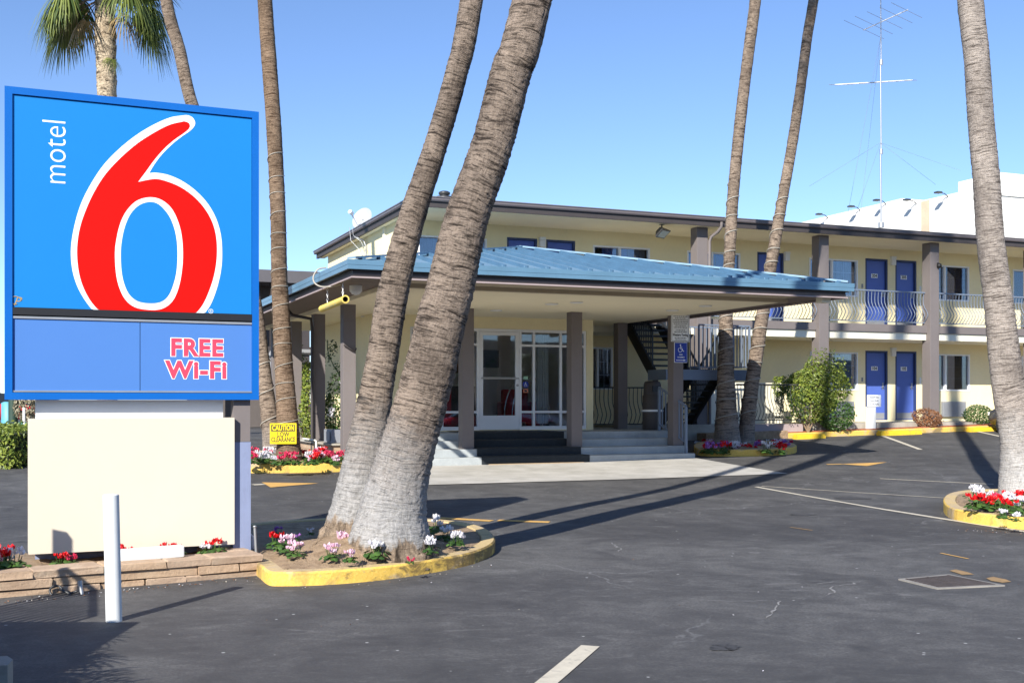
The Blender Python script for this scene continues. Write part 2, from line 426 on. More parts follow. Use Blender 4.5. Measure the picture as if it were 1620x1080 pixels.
GLASSL = mk_glass('lobby_glass', (.95, .96, .97), .05, 1.45)
TYRE = paint('tyre_rubber', (.02, .02, .021), .8, .15)
ROPE = paint('rope_light', (.36, .33, .28), .5, .1)
BARK_TWIN = mk_bark('bark_twin', (.295, .235, .188), (.135, .105, .085), (.036, .028, .023), 20, (.46, .45, .44), .80, 1.75, .46)
BARK_TAN = mk_bark('bark_tan', (.27, .19, .13), (.14, .095, .062), (.075, .045, .028), 24, (.40, .33, .24), -.1, .25)
BARK_GREY = mk_bark('bark_grey', (.42, .365, .32), (.25, .215, .19), (.11, .09, .078), 26, (.60, .59, .57), .5, 1.75)
BARK_FAR = mk_bark('bark_far', (.29, .225, .172), (.15, .115, .088), (.07, .05, .038), 12, (.46, .42, .38), .0, 1.1)
BARK_PATCH = mk_bark('bark_patch', (.52, .43, .31), (.24, .17, .11), (.055, .04, .03), 6)
LEAFG = mk_leaf('leaf_green', (.095, .19, .035), (.022, .065, .012))
LEAFY = mk_leaf('leaf_yellow_green', (.31, .36, .06), (.075, .13, .022))
LEAFD = mk_leaf('leaf_dark', (.05, .11, .022), (.012, .035, .010))
LEAFB = mk_leaf('leaf_brown', (.40, .19, .085), (.16, .075, .04))
FROND = mk_leaf('palm_frond', (.24, .28, .065), (.045, .08, .02), .25)
FRONDDRY = mk_leaf('dry_frond', (.42, .30, .14), (.22, .15, .07), .1)
PETRED = mk_leaf('petal_red', (.80, .012, .018), (.55, .006, .012), .15)
PETWHITE = mk_leaf('petal_white', (.85, .85, .85), (.70, .68, .74), .2)
PETPINK = mk_leaf('petal_pink', (.86, .68, .77), (.78, .48, .62), .2)
PETROSE = mk_leaf('petal_rose', (.78, .07, .16), (.60, .03, .10), .2)
PETPURP = mk_leaf('petal_purple', (.42, .22, .60), (.30, .10, .42), .2)

# ---------------------------------------------------------------- ground
def ground():
    def axis(a, b, st, outer):
        xs = []; x = a
        while x <= b+1e-6: xs.append(x); x += st
        return sorted(set([-o for o in outer if -o < a]+[o for o in outer if o > b]+xs))
    out = [30, 36, 44, 55, 70, 90, 130, 200, 320, 500]
    xs = axis(-22, 26, .5, out); ys = axis(-4, 44, .5, out+[-8, -16])
    mb = MB(); nx = len(xs)
    mb.v = [Vector((x, y, hgt(x, y))) for y in ys for x in xs]
    mb.f = [(j*nx+i, j*nx+i+1, (j+1)*nx+i+1, (j+1)*nx+i) for j in range(len(ys)-1) for i in range(nx-1)]
    mb.m = [0]*len(mb.f); mb.sm = set(range(len(mb.f)))
    struct('parking_lot', mb, ASPH)
ground()

def sheet(mb, a, b, wa, wb=None, lift=.006, n=None, mi=0):
    """painted line from a to b lying on the ground"""
    wb = wb or wa
    a, b = Vector((a[0], a[1])), Vector((b[0], b[1])); d = b-a; ln = d.length; n = n or max(1, int(ln/.4)); q = Vector((-d.y, d.x))/ln
    vs = []
    for i in range(n+1):
        p = a+d*i/n; w = (wa+(wb-wa)*i/n)/2
        for s in (-1, 1):
            k = p+q*w*s; vs.append((k.x, k.y, hgt(k.x, k.y)+lift))
    mb.add(vs, [(2*i, 2*i+2, 2*i+3, 2*i+1) for i in range(n)], mi)
def line(name, p, q, w, mat, lift=.006):
    mb = MB(); sheet(mb, G(*p), G(*q), w, None, lift); return struct(name, mb, mat)
line('painted_line', (846, 1096), (934, 1022), .125, LINEW)
line('painted_line', (1196, 770), (1400, 806), .085, LINEW); line('painted_line', (1400, 806), (1700, 853), .105, LINEW, .0065)
line('painted_line', (1205, 769), (1500, 788), .05, LINEW)
line('painted_line', (1392, 757), (1572, 766), .07, LINEW)
line('painted_line', (1386, 686), (1456, 711), .12, LINEW)
line('painted_line', (1533, 680), (1640, 704), .12, LINEW)
line('painted_line', (1488, 875), (1532, 884), .03, LINEY)
line('painted_line', (400, 767), (418, 766), .16, LINEW)
line('painted_line', (1250, 834), (1285, 839), .035, LINEO)
def ground_poly(name, pix, mat, lift=.006):
    pts = [G(*p) for p in pix]; c = sum(pts, Vector())/len(pts); mb = MB(); n = len(pts)
    vs = []; K = 6
    for k in range(K+1):
        for p in pts:
            q = c+(p-c)*k/K; vs.append((q.x, q.y, hgt(q.x, q.y)+lift))
    fs = [(k*n+i, (k+1)*n+i, (k+1)*n+(i+1) % n, k*n+(i+1) % n) for k in range(K) for i in range(n)]
    mb.add(vs, fs); return struct(name, mb, mat)
ground_poly('arrow_marking', [(414, 763), (504, 764.5), (428, 771)], LINEY)
ground_poly('arrow_marking', [(1330, 734), (1403, 731), (1372, 737)], LINEY)
line('arrow_shaft', (1308, 734.5), (1332, 734), .10, LINEY)
line('dash_marking', (788, 823), (869, 826), .16, LINEY); line('dash_marking', (690, 819), (778, 824), .16, LINEY)
ground_poly('worn_marking', [(1502, 903), (1512, 901), (1530, 905), (1541, 909), (1522, 909.5), (1512, 906)], LINEO)
ground_poly('worn_marking', [(1560, 915), (1571, 912.5), (1592, 917), (1600, 920.5), (1586, 922), (1568, 919)], LINEO)

def patch(name, u0, u1, v0, v1, mat, lift=.012, st=.5):
    mb = MB(); nu = max(1, int((u1-u0)/st)); nv = max(1, int((v1-v0)/st)); vs = []
    for j in range(nv+1):
        for i in range(nu+1):
            p = W(u0+(u1-u0)*i/nu, v0+(v1-v0)*j/nv); vs.append((p.x, p.y, hgt(p.x, p.y)+lift))
    fs = [(j*(nu+1)+i, j*(nu+1)+i+1, (j+1)*(nu+1)+i+1, (j+1)*(nu+1)+i) for j in range(nv) for i in range(nu)]
    # thin skirt so that the slab has an edge
    mb.add(vs, fs); struct(name, mb, mat)
patch('concrete_apron', 5.5, 13.25, 18.35, 21.9, CONC)

CRACK = paint('crack_dust', (.24, .235, .23), .95, .3, 14)
OILM = paint('oil_stain', (.056, .054, .054), .7, .3, 9)
def crack(pix, w, name='asphalt_crack', mat=None, seed=1):
    rnd = random.Random(seed); mb = MB(); pts = [G(*p) for p in pix]; fine_ = []
    for a, b in zip(pts[:-1], pts[1:]):
        k = max(2, int((b-a).length/.05)); q = Vector((-(b-a).y, (b-a).x, 0)).normalized()
        fine_ += [a.lerp(b, i/k)+q*rnd.gauss(0, .012) for i in range(k)]
    fine_.append(pts[-1]); vs = []
    for i, p in enumerate(fine_):
        d = (fine_[min(i+1, len(fine_)-1)]-fine_[max(i-1, 0)]); q = Vector((-d.y, d.x, 0)).normalized(); ww = w*rnd.uniform(.2, 1.3)*min(1, .2+i/4, .2+(len(fine_)-1-i)/4)
        for s in (-.5, .5): k = p+q*ww*s; vs.append((k.x, k.y, hgt(k.x, k.y)+.0045))
    mb.add(vs, [(2*i, 2*i+2, 2*i+3, 2*i+1) for i in range(len(fine_)-1)]); struct(name, mb, mat or CRACK)
crack([(1216, 978), (1221, 966), (1229, 960), (1232, 951), (1226, 948)], .022); crack([(1292, 944), (1308, 942), (1320, 936), (1311, 931), (1318, 927), (1336, 925), (1362, 920)], .022, seed=2)
crack([(1225, 950), (1180, 951), (1120, 950)], .012, seed=3); crack([(1275, 925), (1320, 921), (1365, 919)], .012, seed=4); crack([(970, 860), (982, 868), (978, 872)], .03, seed=5)
def stain(cx_, cy_, rx, ry, seed, n=26):
    rnd = random.Random(seed); ground_poly('oil_stain', [(cx_+math.cos(a*6.2832/n)*rx*rnd.uniform(.55, 1.15), cy_+math.sin(a*6.2832/n)*ry*rnd.uniform(.55, 1.15)) for a in range(n)], OILM, .0048)
stain(1146, 1024, 26, 7, 1, 60); stain(1348, 788, 32, 2.2, 5); stain(1270, 814, 22, 2.0, 6)
def smooth_closed(pts, it=2):
    for _ in range(it):
        out = []
        for i in range(len(pts)):
            a, b = Vector(pts[i]), Vector(pts[(i+1) % len(pts)]); out += [a*.75+b*.25, a*.25+b*.75]
        pts = out
    return pts
def area(p): return .5*sum(p[i][0]*p[(i+1) % len(p)][1]-p[(i+1) % len(p)][0]*p[i][1] for i in range(len(p)))
def inset(p, d):
    n = len(p); o = []
    for i in range(n):
        a, b, c = Vector(p[i-1]), Vector(p[i]), Vector(p[(i+1) % n])
        e = (b-a).normalized()+(c-b).normalized(); e = e.normalized() if e.length > 1e-6 else (c-b).normalized()
        o.append(b+Vector((-e.y, e.x))*d)
    return o
def island(kerb_name, soil_name, pix, kh=.14, kw=.17, mound=None, kmat=None, it=2, smat=None, world=None):
    """raised bed: kerb ring with rounded top and soil inside"""
    p = [Vector((q.x, q.y)) for q in (world or [G(*k) for k in pix])]
    p = smooth_closed(p, it)
    if area(p) < 0: p = p[::-1]
    q_ = []
    for i in range(len(p)):
        a, b = Vector(p[i]), Vector(p[(i+1) % len(p)]); k = max(1, int((b-a).length/.16)); q_ += [a.lerp(b, j/k) for j in range(k)]
    p = q_
    i1 = inset(p, .016); i2 = inset(p, kw-.012); i3 = inset(p, kw); n = len(p)
    mb = MB(); rows = [(p, -.25), (p, kh-.016), (i1, kh), (i2, kh), (i3, kh-.05)]
    vs = [(q[0], q[1], hgt(*q)+z) for r, z in rows for q in r]
    fs = [(k*n+i, k*n+(i+1) % n, (k+1)*n+(i+1) % n, (k+1)*n+i) for k in range(4) for i in range(n)]
    mb.add(vs, fs, 0); mb.m = [0 if q < 2*n else 1 for q in range(len(mb.f))]; struct(kerb_name, mb, [kmat or KERB, KERBTOP])
    c = sum(i3, Vector((0, 0)))/n; mb = MB(); K = 14; vs = []; rnd = random.Random(3)
    for k in range(K+1):
        for q in i3:
            s = c+(q-c)*k/K; z = hgt(*s)+kh-.015+(.018*rnd.random() if k < K else 0)
            if mound:
                for mx, my, mr, mh in mound: z += mh*math.exp(-((s.x-mx)**2+(s.y-my)**2)/(mr*mr))*(1-(k/K)**5)
            vs.append((s.x, s.y, z))
    fs = [(k*n+i, (k+1)*n+i, (k+1)*n+(i+1) % n, k*n+(i+1) % n) for k in range(K) for i in range(n)]
    mb.add(vs, fs, 0, True); struct(soil_name, mb, smat or SOIL)

# near island with the twin palms: front edge runs to the left behind the stone wall
island('island_kerb', 'island_soil', [(250, 896), (398, 904), (412, 915), (424, 926), (440, 927), (500, 926), (570, 921), (640, 913), (700, 903), (748, 893), (778, 880), (786, 868), (770, 850), (720, 838), (640, 833), (560, 833), (480, 836), (410, 842), (250, 858)],
       kh=.122, kw=.155, kmat=mk_kerb('stained_kerb_paint', True), mound=[(-1.30, 10.95, .72, .24)])
# right island
island('island_kerb', 'island_soil', [(1490, 806), (1500, 820), (1540, 829), (1620, 838), (1720, 846), (1800, 840), (1830, 815), (1760, 795), (1640, 787), (1540, 788), (1500, 794)], kh=.15)
# island of the paired palms by the stair
island('island_kerb', 'island_soil', [(1098, 722), (1160, 722), (1225, 721), (1262, 717), (1258, 710), (1215, 706), (1150, 706), (1098, 707)], kh=.15, kw=.2)
# bed on the far side of the drive
island('island_kerb', 'island_soil', [(300, 748), (400, 748), (470, 748), (545, 746), (600, 742), (620, 734), (560, 727), (470, 725), (380, 725), (300, 728)], kh=.17, kw=.2)

# ---------------------------------------------------------------- sign
TH = R(24.0); ux, uy = math.cos(TH), math.sin(TH)
SR = Vector((-2.38, 10.7))                       # right end of the sign's face
SLEN = 2.185
SO = SR-Vector((ux, uy))*SLEN                    # left end
def SP2(px, py):
    """point of the picture -> (s along the sign, z)"""
    k = (px-CXP)/F
    t = (k*SR.y-SR.x)/(-(ux)+k*uy) if False else None
    # SO + s*(ux,uy): x = k*y
    s = (k*SO.y-SO.x)/(ux-k*uy)
    return s, CAMZ+(HZ-py)*(SO.y+s*uy)/F
def SW(s, d, z):
    """sign frame: s along, d towards the viewer, z up -> world"""
    return Vector((SO.x+ux*s+uy*d, SO.y+uy*s-ux*d, z))
sign = thing('pylon_sign', 'tall blue motel sign with a giant red numeral above a blank cream panel', 'sign', (SW(SLEN/2, 0, 0).x, SW(SLEN/2, 0, 0).y, .15))
def sbox(mb, s0, s1, d0, d1, z0, z1, mi=0):
    vs = [SW(s, d, z) for z in (z0, z1) for d in (d1, d0) for s in (s0, s1)]
    return mb.add(vs, [(0, 2, 3, 1), (4, 5, 7, 6), (0, 1, 5, 4), (2, 6, 7, 3), (0, 4, 6, 2), (1, 3, 7, 5)], mi)
ZT, ZB = 4.322, 1.617; fw = .062; D = .42
mb = MB()
sbox(mb, 0, SLEN, -D, 0, ZT-fw, ZT); sbox(mb, 0, SLEN, -D, 0, ZB, ZB+fw)
sbox(mb, 0, fw, -D, 0, ZB+fw, ZT-fw); sbox(mb, SLEN-fw, SLEN, -D, 0, ZB+fw, ZT-fw)
sbox(mb, fw, SLEN-fw, -D+.01, -D+.03, ZB+fw, ZT-fw)
part(sign, 'cabinet_frame', mb, FRAMEBLUE)
zs = SP2(200, 497)[1]                              # black strip between the two faces
zst, zsb = zs+.035, zs-.030
FD = -.016                                         # faces sit back in the frame
mb = MB(); sbox(mb, fw+.004, SLEN-fw-.004, FD-.03, FD, zst, ZT-fw-.006)
face = part(sign, 'upper_face', mb, SIGNBLUE)
mb = MB(); sbox(mb, fw, SLEN-fw, FD-.03, FD+.012, zsb, zst-.003); part(sign, 'divider_strip', mb, BLACK)
mb = MB(); sbox(mb, fw+.002, SLEN-fw-.002, FD-.02, FD+.008, zsb-.032, zsb-.012); sbox(mb, fw+.002, SLEN-fw-.002, FD-.02, FD+.006, ZB+fw+.004, ZB+fw+.018); part(sign, 'retainer_rail', mb, GALV)
sdiv = SP2(222, 560)[0]
mb = MB(); sbox(mb, fw+.002, sdiv-.003, FD-.03, FD-.004, ZB+fw+.016, zsb-.030); r1 = part(sign, 'reader_panel', mb, READER)
mb = MB(); sbox(mb, sdiv+.003, SLEN-fw-.002, FD-.03, FD-.004, ZB+fw+.016, zsb-.030); r2 = part(sign, 'reader_panel', mb, READER)
def spoly(pts, d0, d1, mi=0, clipz=None):
    sp = [SP2(x/2.5714, 100+y/2.5714) for x, y in pts]
    if clipz: sp = [(s, max(z, clipz)) for s, z in sp]
    return sp
def catmull(pts, sub=6, closed=True, corners=()):
    o = []; n = len(pts)
    for i in range(n):
        p0, p1, p2, p3 = [Vector(pts[(i+k) % n]) for k in (-1, 0, 1, 2)]
        if i in corners: p0 = p1
        if (i+1) % n in corners: p3 = p2
        for k in range(sub):
            t = k/sub
            o.append(.5*((2*p1)+(p2-p0)*t+(2*p0-5*p1+4*p2-p3)*t*t+(3*p1-p0-3*p2+p3)*t**3))
    return o
def sprism(mb, sp, d0, d1, mi=0):
    from mathutils.geometry import tessellate_polygon
    n = len(sp); vs = [SW(s, d0, z) for s, z in sp]+[SW(s, d1, z) for s, z in sp]
    tri = tessellate_polygon([[Vector((s, z, 0)) for s, z in sp]])
    mb.add(vs, [(i, (i+1) % n, n+(i+1) % n, n+i) for i in range(n)]+[[n+k for k in t] for t in tri], mi)
outer = [(765, 211), (742, 212), (690, 221), (620, 252), (550, 295), (480, 352), (420, 415), (370, 490), (330, 570), (303, 660), (289, 750), (293, 830), (312, 900), (345, 962), (386, 1015),
         (824, 1027), (856, 985), (882, 920), (899, 850), (905, 780), (900, 700), (880, 630), (846, 570), (800, 520), (745, 480), (690, 455), (640, 445), (608, 446), (628, 412), (660, 370), (700, 330), (740, 298), (778, 271), (795, 246), (786, 222)]
red = [(752, 236), (738, 238), (690, 250), (630, 280), (560, 325), (490, 385), (430, 450), (385, 520), (350, 595), (325, 670), (314, 750), (318, 830), (335, 900), (368, 965), (412, 1016),
       (790, 1025), (826, 980), (855, 915), (874, 850), (883, 780), (880, 705), (862, 640), (828, 583), (785, 538), (735, 503), (680, 480), (630, 470), (562, 482), (592, 442), (630, 390), (670, 345), (710, 310), (750, 282), (771, 262), (770, 244)]
ring = [(605, 545), (555, 560), (515, 600), (490, 650), (475, 710), (468, 770), (472, 850), (485, 910), (510, 960), (550, 992), (610, 1003), (660, 998), (700, 970), (725, 920), (740, 850), (745, 770), (738, 690), (718, 625), (690, 580), (650, 552)]
hole = [(605, 564), (565, 578), (532, 612), (510, 660), (497, 715), (492, 770), (495, 845), (507, 900), (528, 942), (562, 968), (610, 976), (655, 970), (685, 945), (705, 900), (718, 845), (722, 770), (716, 700), (698, 640), (672, 598), (640, 570)]
cz = zst-.001
mb = MB()
for pts, d, mi, cs in ((outer, .0020, 0, (14, 15, 27)), (red, .0035, 1, (14, 15, 27)), (ring, .0050, 0, ()), (hole, .0065, 2, ())):
    sp = [SP2(q.x/2.5714, 100+q.y/2.5714) for q in catmull(pts, 5, True, cs)]
    sprism(mb, [(s, max(z, cz)) for s, z in sp], FD-.001, FD+d, mi)
part(sign, 'numeral', mb, [SIGNWHITE, SIGNRED, SIGNBLUE], face)
# vertical word on the left
mb = MB(); s0, z0 = SP2(90, 240)
sl, zl = SP2(74, 187); sr_, zr = SP2(108, 295)
H = zl-zr; Wd = sr_-sl
text(mb, 'motel', lambda x, y, d: SW(s0-y-.012, FD+.0005+d, z0+x), .285, off=-.0035, sx=H/.675)
part(sign, 'lettering', mb, SIGNWHITE, face)
mb = MB(); s1, z1 = SP2(334, 492); text(mb, 'R', lambda x, y, d: SW(s1+x, FD+.0005+d, z1+y), .03, sx=.9)
rr = .021
mb.add([SW(s1+math.cos(a*.2618)*r, FD+.002, z1+math.sin(a*.2618)*r) for a in range(24) for r in (rr, rr-.004)], [(2*a, 2*((a+1) % 24), 2*((a+1) % 24)+1, 2*a+1) for a in range(24)])
part(sign, 'registered_mark', mb, SIGNWHITE, face)
mb = MB(); s1, z1 = SP2(26, 477)
text(mb, 'P', lambda x, y, d: SW(s1+x, FD+.0005+d, z1+y), .11, shear=.35, off=-.001)
mb.tube([SW(s1+math.cos(a*.5)*.045-.008, FD+.002, z1+.012+math.sin(a*.5)*.034) for a in range(11)], .004, 6)
part(sign, 'scrawl', mb, GOLD, face)
# reader lettering
mb = MB()
for body, px0, px1, pyc, sz, hh in (('FREE', 257, 367, 551, .215, 28), ('Wi-Fi', 262, 362, 586, .215, 28)):
    sc_, zc_ = SP2((px0+px1)/2, pyc); wl = SP2(px1, pyc)[0]-SP2(px0, pyc)[0]
    k = {'FREE': .585, 'Wi-Fi': .515}[body]
    text(mb, body, lambda x, y, d: SW(sc_+x, FD-.0035+d, zc_+y), sz, 0, .0150, .0015, sx=wl/k*.93, spc=1.10)
    text(mb, body, lambda x, y, d: SW(sc_+x, FD-.0018+d, zc_+y), sz, 1, .0085, .0015, sx=wl/k*.93, spc=1.10)
part(sign, 'lettering', mb, [SIGNWHITE, PINKRED], r2)
# base: pale boxed strip, cream panel, posts
sA, sB = SP2(57, 650)[0], SP2(357, 650)[0]
mb = MB(); sbox(mb, sA, sB, -.36, -.14, 1.40, ZB-.002); part(sign, 'neck_box', mb, WHITE)
pA, pB = SP2(45, 760)[0], SP2(371, 760)[0]
mb = MB(); sbox(mb, pA, pB, -.30, .0, .272, 1.45); part(sign, 'cream_panel', mb, CREAMP)
mb = MB(); sbox(mb, pA+.06, pB-.2, -.34, -.302, .05, 1.44); part(sign, 'backing_board', mb, POSTGREY)
pc = SP2(386, 700)[0]
mb = MB(); sbox(mb, pc-.09, pc+.075, -.22, -.06, .05, 1.22); part(sign, 'post_sleeve', mb, POSTGREY)
mb = MB(); sbox(mb, pc-.085, pc+.07, -.215, -.065, 1.223, ZB); part(sign, 'post', mb, TAUPE)
mb = MB(); sbox(mb, pA+.1, pA+.26, -.42, -.345, .05, ZB); part(sign, 'post', mb, TAUPE)

# ---------------------------------------------------------------- stacked stone wall in front of the sign
stones = thing('stone_wall', 'low stacked flagstone wall edging the flower bed under the motel sign', 'garden wall', (-3.2, 9.8, 0))
wa, wb = G(-160, 960), G(424, 909)
dirw = Vector((wb.x-wa.x, wb.y-wa.y)); wl = dirw.length; dirw /= wl; nw = Vector((-dirw.y, dirw.x))
rnd = random.Random(11)
mb = MB(); mcap = MB()
def wpt(s, d, z): return Vector((wa.x+dirw.x*s+nw.x*d, wa.y+dirw.y*s+nw.y*d, z))
def wbox(m_, s0, s1, d0, d1, z0, z1):
    j = lambda: rnd.uniform(-.008, .008)
    b = .010
    vs = []
    for z, e in ((z0, 0), (z1-b, 0), (z1, b)):
        for s, d in ((s0+e, d0+e), (s1-e, d0+e), (s1-e, d1-e), (s0+e, d1-e)): vs.append(wpt(s+j(), d+j()*1.3, z+j()*.5))
    m_.add(vs, [(3, 2, 1, 0), (8, 9, 10, 11)]+[(k*4+i, k*4+(i+1) % 4, (k+1)*4+(i+1) % 4, (k+1)*4+i) for k in range(2) for i in range(4)])
def course(z0, z1, off, sl0, sl1, m_, dep=.2):
    s = sl0
    while s < sl1:
        ln = rnd.uniform(.28, .75); e = min(s+ln, sl1)
        if sl1-e < .12: e = sl1
        wbox(m_, s+.004, e-.004, off+rnd.uniform(-.012, .012), dep, z0+.004, z1-.003); s = e
course(-.05, .075, .02, 0, wl, mb); course(.075, .155, .012, 0, wl-.02, mb); course(.155, .225, -.01, 0, wl-.05, mcap, .30)
part(stones, 'rubble_course', mb, STONE); part(stones, 'capstone', mcap, STONE)
# return at the right end
mb = MB()
def rbox(s0, s1, d0, d1, z0, z1): wbox(mb, s0, s1, d0, d1, z0, z1)
rbox(wl-.30, wl-.01, .20, .62, -.05, .10); rbox(wl-.32, wl-.02, .22, .66, .104, .17); rbox(wl-.42, wl-.06, .31, .95, .172, .225); rbox(wl-.55, wl-.10, .96, 1.35, .10, .222)
part(stones, 'end_return', mb, STONE)
mb = MB(); n = 26; vs = []
for i in range(n+1):
    for j in range(9):
        s = wl*i/n; d = .24+j*.19
        vs.append(wpt(s-.1, d, .135+.05*math.exp(-((j-4)/3)**2)+rnd.uniform(-.02, .02)+(.0 if i < n else -.12)))
mb.add(vs, [(i*9+j, (i+1)*9+j, (i+1)*9+j+1, i*9+j+1) for i in range(n) for j in range(8)], 0, True)
struct('bed_soil', mb, SOIL)

# white block lying on the wall
c = PT(240, 885, 10.02)
mb = MB(); mb.box(-.27, .27, -.065, .065, -.05, .05, 0, .014)
o = single('loose_block', 'loose white painted block lying on the flagstone wall', 'block', mb, DIRTYW); o.location = (c.x, c.y, .268); o.rotation_euler = (0, R(-1), R(28))

# bollard
p = G(181, 982)
bol = thing('bollard', 'leaning white steel bollard standing in front of the cream sign panel', 'bollard', (p.x, p.y, 0))
mb = MB(); tp = PT(175.5, 783, p.y+.01)
mb.tube([(p.x, p.y, -.1), (tp.x, tp.y, tp.z)], .057, 28, cap=False)
part(bol, 'pipe', mb, DIRTYW)
mb = MB(); mb.lathe(tp+Vector((0, 0, -.004)), [(.056, 0), (.054, .008), (.035, .012), (0.001, .013)], 28); part(bol, 'cap', mb, WHITE)
# low pipe stubs at the wall
for i, (px, py, lab, an) in enumerate(((130, 935, 'short galvanised pipe stub leaning on the wall near the white bollard', .25), (88, 936, 'curled grey hose fitting lying against the shaded stretch of stone wall', 0))):
    g = G(px, py+4)
    mb = MB()
    if i == 0:
        mb.tube([(g.x, g.y, 0), (g.x-.025, g.y+.02, .11)], .017, 12)
        mb.tube([(g.x-.022, g.y+.018, .085), (g.x-.027, g.y+.022, .125)], .022, 12)
    else:
        mb.tube([(g.x+math.cos(a*.55)*.055, g.y+.02*math.sin(a*.4), .05+math.sin(a*.55)*.04) for a in range(10)], .010, 10)
        mb.tube([(g.x+.05, g.y, .06), (g.x+.12, g.y-.02, .03), (g.x+.18, g.y-.015, .05)], .011, 8)
    single('pipe_stub' if i == 0 else 'hose_fitting', lab, 'pipe', mb, GALV if i == 0 else DARKMET, (g.x, g.y, 0))
# white drain pipe + grey stake behind the right end of the wall
q = SW(SP2(386, 850)[0], -.2, .1)
mb = MB(); a = PT(376, 846, 10.95); b = PT(400, 846, 11.0)
mb.tube([(a.x-.1, a.y, a.z), a, (b.x-.02, b.y, b.z), (b.x, b.y, b.z-.02), (b.x, b.y, b.z-.13)], .018, 10)
single('drain_pipe', 'white plastic elbow pipe at the foot of the sign post', 'pipe', mb, WHITE, (b.x, b.y, .2))
a = PT(403, 834, 10.75); mb = MB(); mb.tube([(a.x+.02, a.y, 0.05), (a.x, a.y, a.z)], .013, 10); mb.lathe((a.x, a.y, a.z), [(.013, 0), (.017, .0), (.017, .018), (0.001, .02)], 10)
single('sprinkler_riser', 'thin grey sprinkler riser pipe beside the red cyclamen at the wall end', 'pipe', mb, GALV, (a.x, a.y, .05))
# pale block at the lower left corner
g = G(-8, 1085)
mb = MB(); mb.prism([(-.35, -.12), (.075, -.12), (.075, .02), (.02, .13), (-.35, .13)], -.05, .135)
o = single('parking_stop', 'pale concrete block cut off by the corner in front of the bollard', 'wheel stop', mb, OLDC); o.location = (g.x+.0, g.y+.04, 0); o.rotation_euler = (0, 0, R(12))
# drain grate
cs = [G(*p) for p in ((1421, 917), (1482, 932), (1590, 927), (1501, 909.5))]
c0 = sum(cs, Vector())/4
gr = thing('drain_grate', 'rusty square drain grate set in a pale frame in the asphalt', 'drain', c0)
def gq(a, b, z):
    """a, b in 0..1 across the grate"""
    p = cs[0]*(1-a)*(1-b)+cs[1]*(1-a)*b+cs[3]*a*(1-b)+cs[2]*a*b; return Vector((p.x, p.y, hgt(p.x, p.y)+z))
def gbox(mb, a0, a1, b0, b1, z0, z1, mi=0):
    vs = [gq(a, b, z) for z in (z0, z1) for b in (b0, b1) for a in (a0, a1)]
    mb.add(vs, [(0, 2, 3, 1), (4, 5, 7, 6), (0, 1, 5, 4), (2, 6, 7, 3), (0, 4, 6, 2), (1, 3, 7, 5)], mi)
mb = MB(); w_ = .07
gbox(mb, 0, 1, 0, w_, -.1, .012); gbox(mb, 0, 1, 1-w_, 1, -.1, .012); gbox(mb, 0, w_, w_, 1-w_, -.1, .0115); gbox(mb, 1-w_, 1, w_, 1-w_, -.1, .0115)
part(gr, 'frame', mb, mk_concrete('drain_frame', (.30, .28, .25), (.17, .16, .15)))
mb = MB(); gbox(mb, w_+.004, 1-w_-.004, w_+.004, 1-w_-.004, .006, .0066); part(gr, 'dark_gap_sheet', mb, BLACK)  # thin black sheet stands in for the shade below the bars
mb = MB()
for i in range(13):
    b = w_+.03+i*(1-2*w_-.06)/12; gbox(mb, w_+.002, 1-w_-.002, b-.017, b+.017, .0075, .014)
for a in (.10, .5, .90): gbox(mb, a-.014, a+.014, w_+.003, 1-w_-.003, .0078, .0165)
part(gr, 'bars', mb, paint('rusty_iron', (.085, .07, .066), .7, .3, 9, metal=.3))
def catmull3(pts, sub=5):
    o = []; n = len(pts); P3 = [Vector(p) for p in pts]
    for i in range(n-1):
        p0, p1, p2, p3 = P3[max(i-1, 0)], P3[i], P3[i+1], P3[min(i+2, n-1)]
        for k in range(sub):
            t = k/sub; o.append(.5*((2*p1)+(p2-p0)*t+(2*p0-5*p1+4*p2-p3)*t*t+(3*p1-p0-3*p2+p3)*t**3))
    return o+[P3[-1]]
# ---------------------------------------------------------------- motel (two storeys), motel frame (u, v, z)
WV, Z1, Z2, ZS = 27.6, 1.0, 3.80, 6.20
def face_wall(mb, a0, a1, z0, z1, ops, P, depth, mi=0):
    """wall face with openings; P(a, d, z) -> point (d = depth into the wall)"""
    xs = sorted({a0, a1, *[o[0] for o in ops], *[o[1] for o in ops]}); zs_ = sorted({z0, z1, *[o[2] for o in ops], *[o[3] for o in ops]})
    for i in range(len(xs)-1):
        for j in range(len(zs_)-1):
            mx, mz = (xs[i]+xs[i+1])/2, (zs_[j]+zs_[j+1])/2
            if any(o[0] < mx < o[1] and o[2] < mz < o[3] for o in ops): continue
            mb.add([P(xs[i], 0, zs_[j]), P(xs[i+1], 0, zs_[j]), P(xs[i+1], 0, zs_[j+1]), P(xs[i], 0, zs_[j+1])], [(0, 1, 2, 3)], mi)
    for o in ops:
        c = [(o[0], o[2]), (o[1], o[2]), (o[1], o[3]), (o[0], o[3])]
        for k in range(4):
            (p, q), (r, s) = c[k], c[(k+1) % 4]
            mb.add([P(p, 0, q), P(p, depth, q), P(r, depth, s), P(r, 0, s)], [(0, 1, 2, 3)], mi)
motel = thing('motel_building', 'two storey cream motel with blue room doors, taupe pillars and a long balcony', 'building', (20, WV, 1.0), 'uv')
U = lambda px: uat(px, WV)
up_doors = [(U(802), U(850), None), (U(864), U(910), None), (U(1198), U(1240), '203'), (U(1369), U(1404.5), '204'), (U(1416.5), U(1450), '205')]
up_wins = [(U(661), U(770)), (U(938), U(1028)), (U(1087), U(1171)), (U(1280), U(1357)), (U(1461), U(1533)), (U(1602), U(1678))]
lo_doors = [(U(1369), U(1404.5), '104'), (U(1416.5), U(1450), '105')]
lo_wins = [(U(925), U(969)), (U(1281), U(1357)), (U(1462), U(1534)), (U(1616), U(1690))]
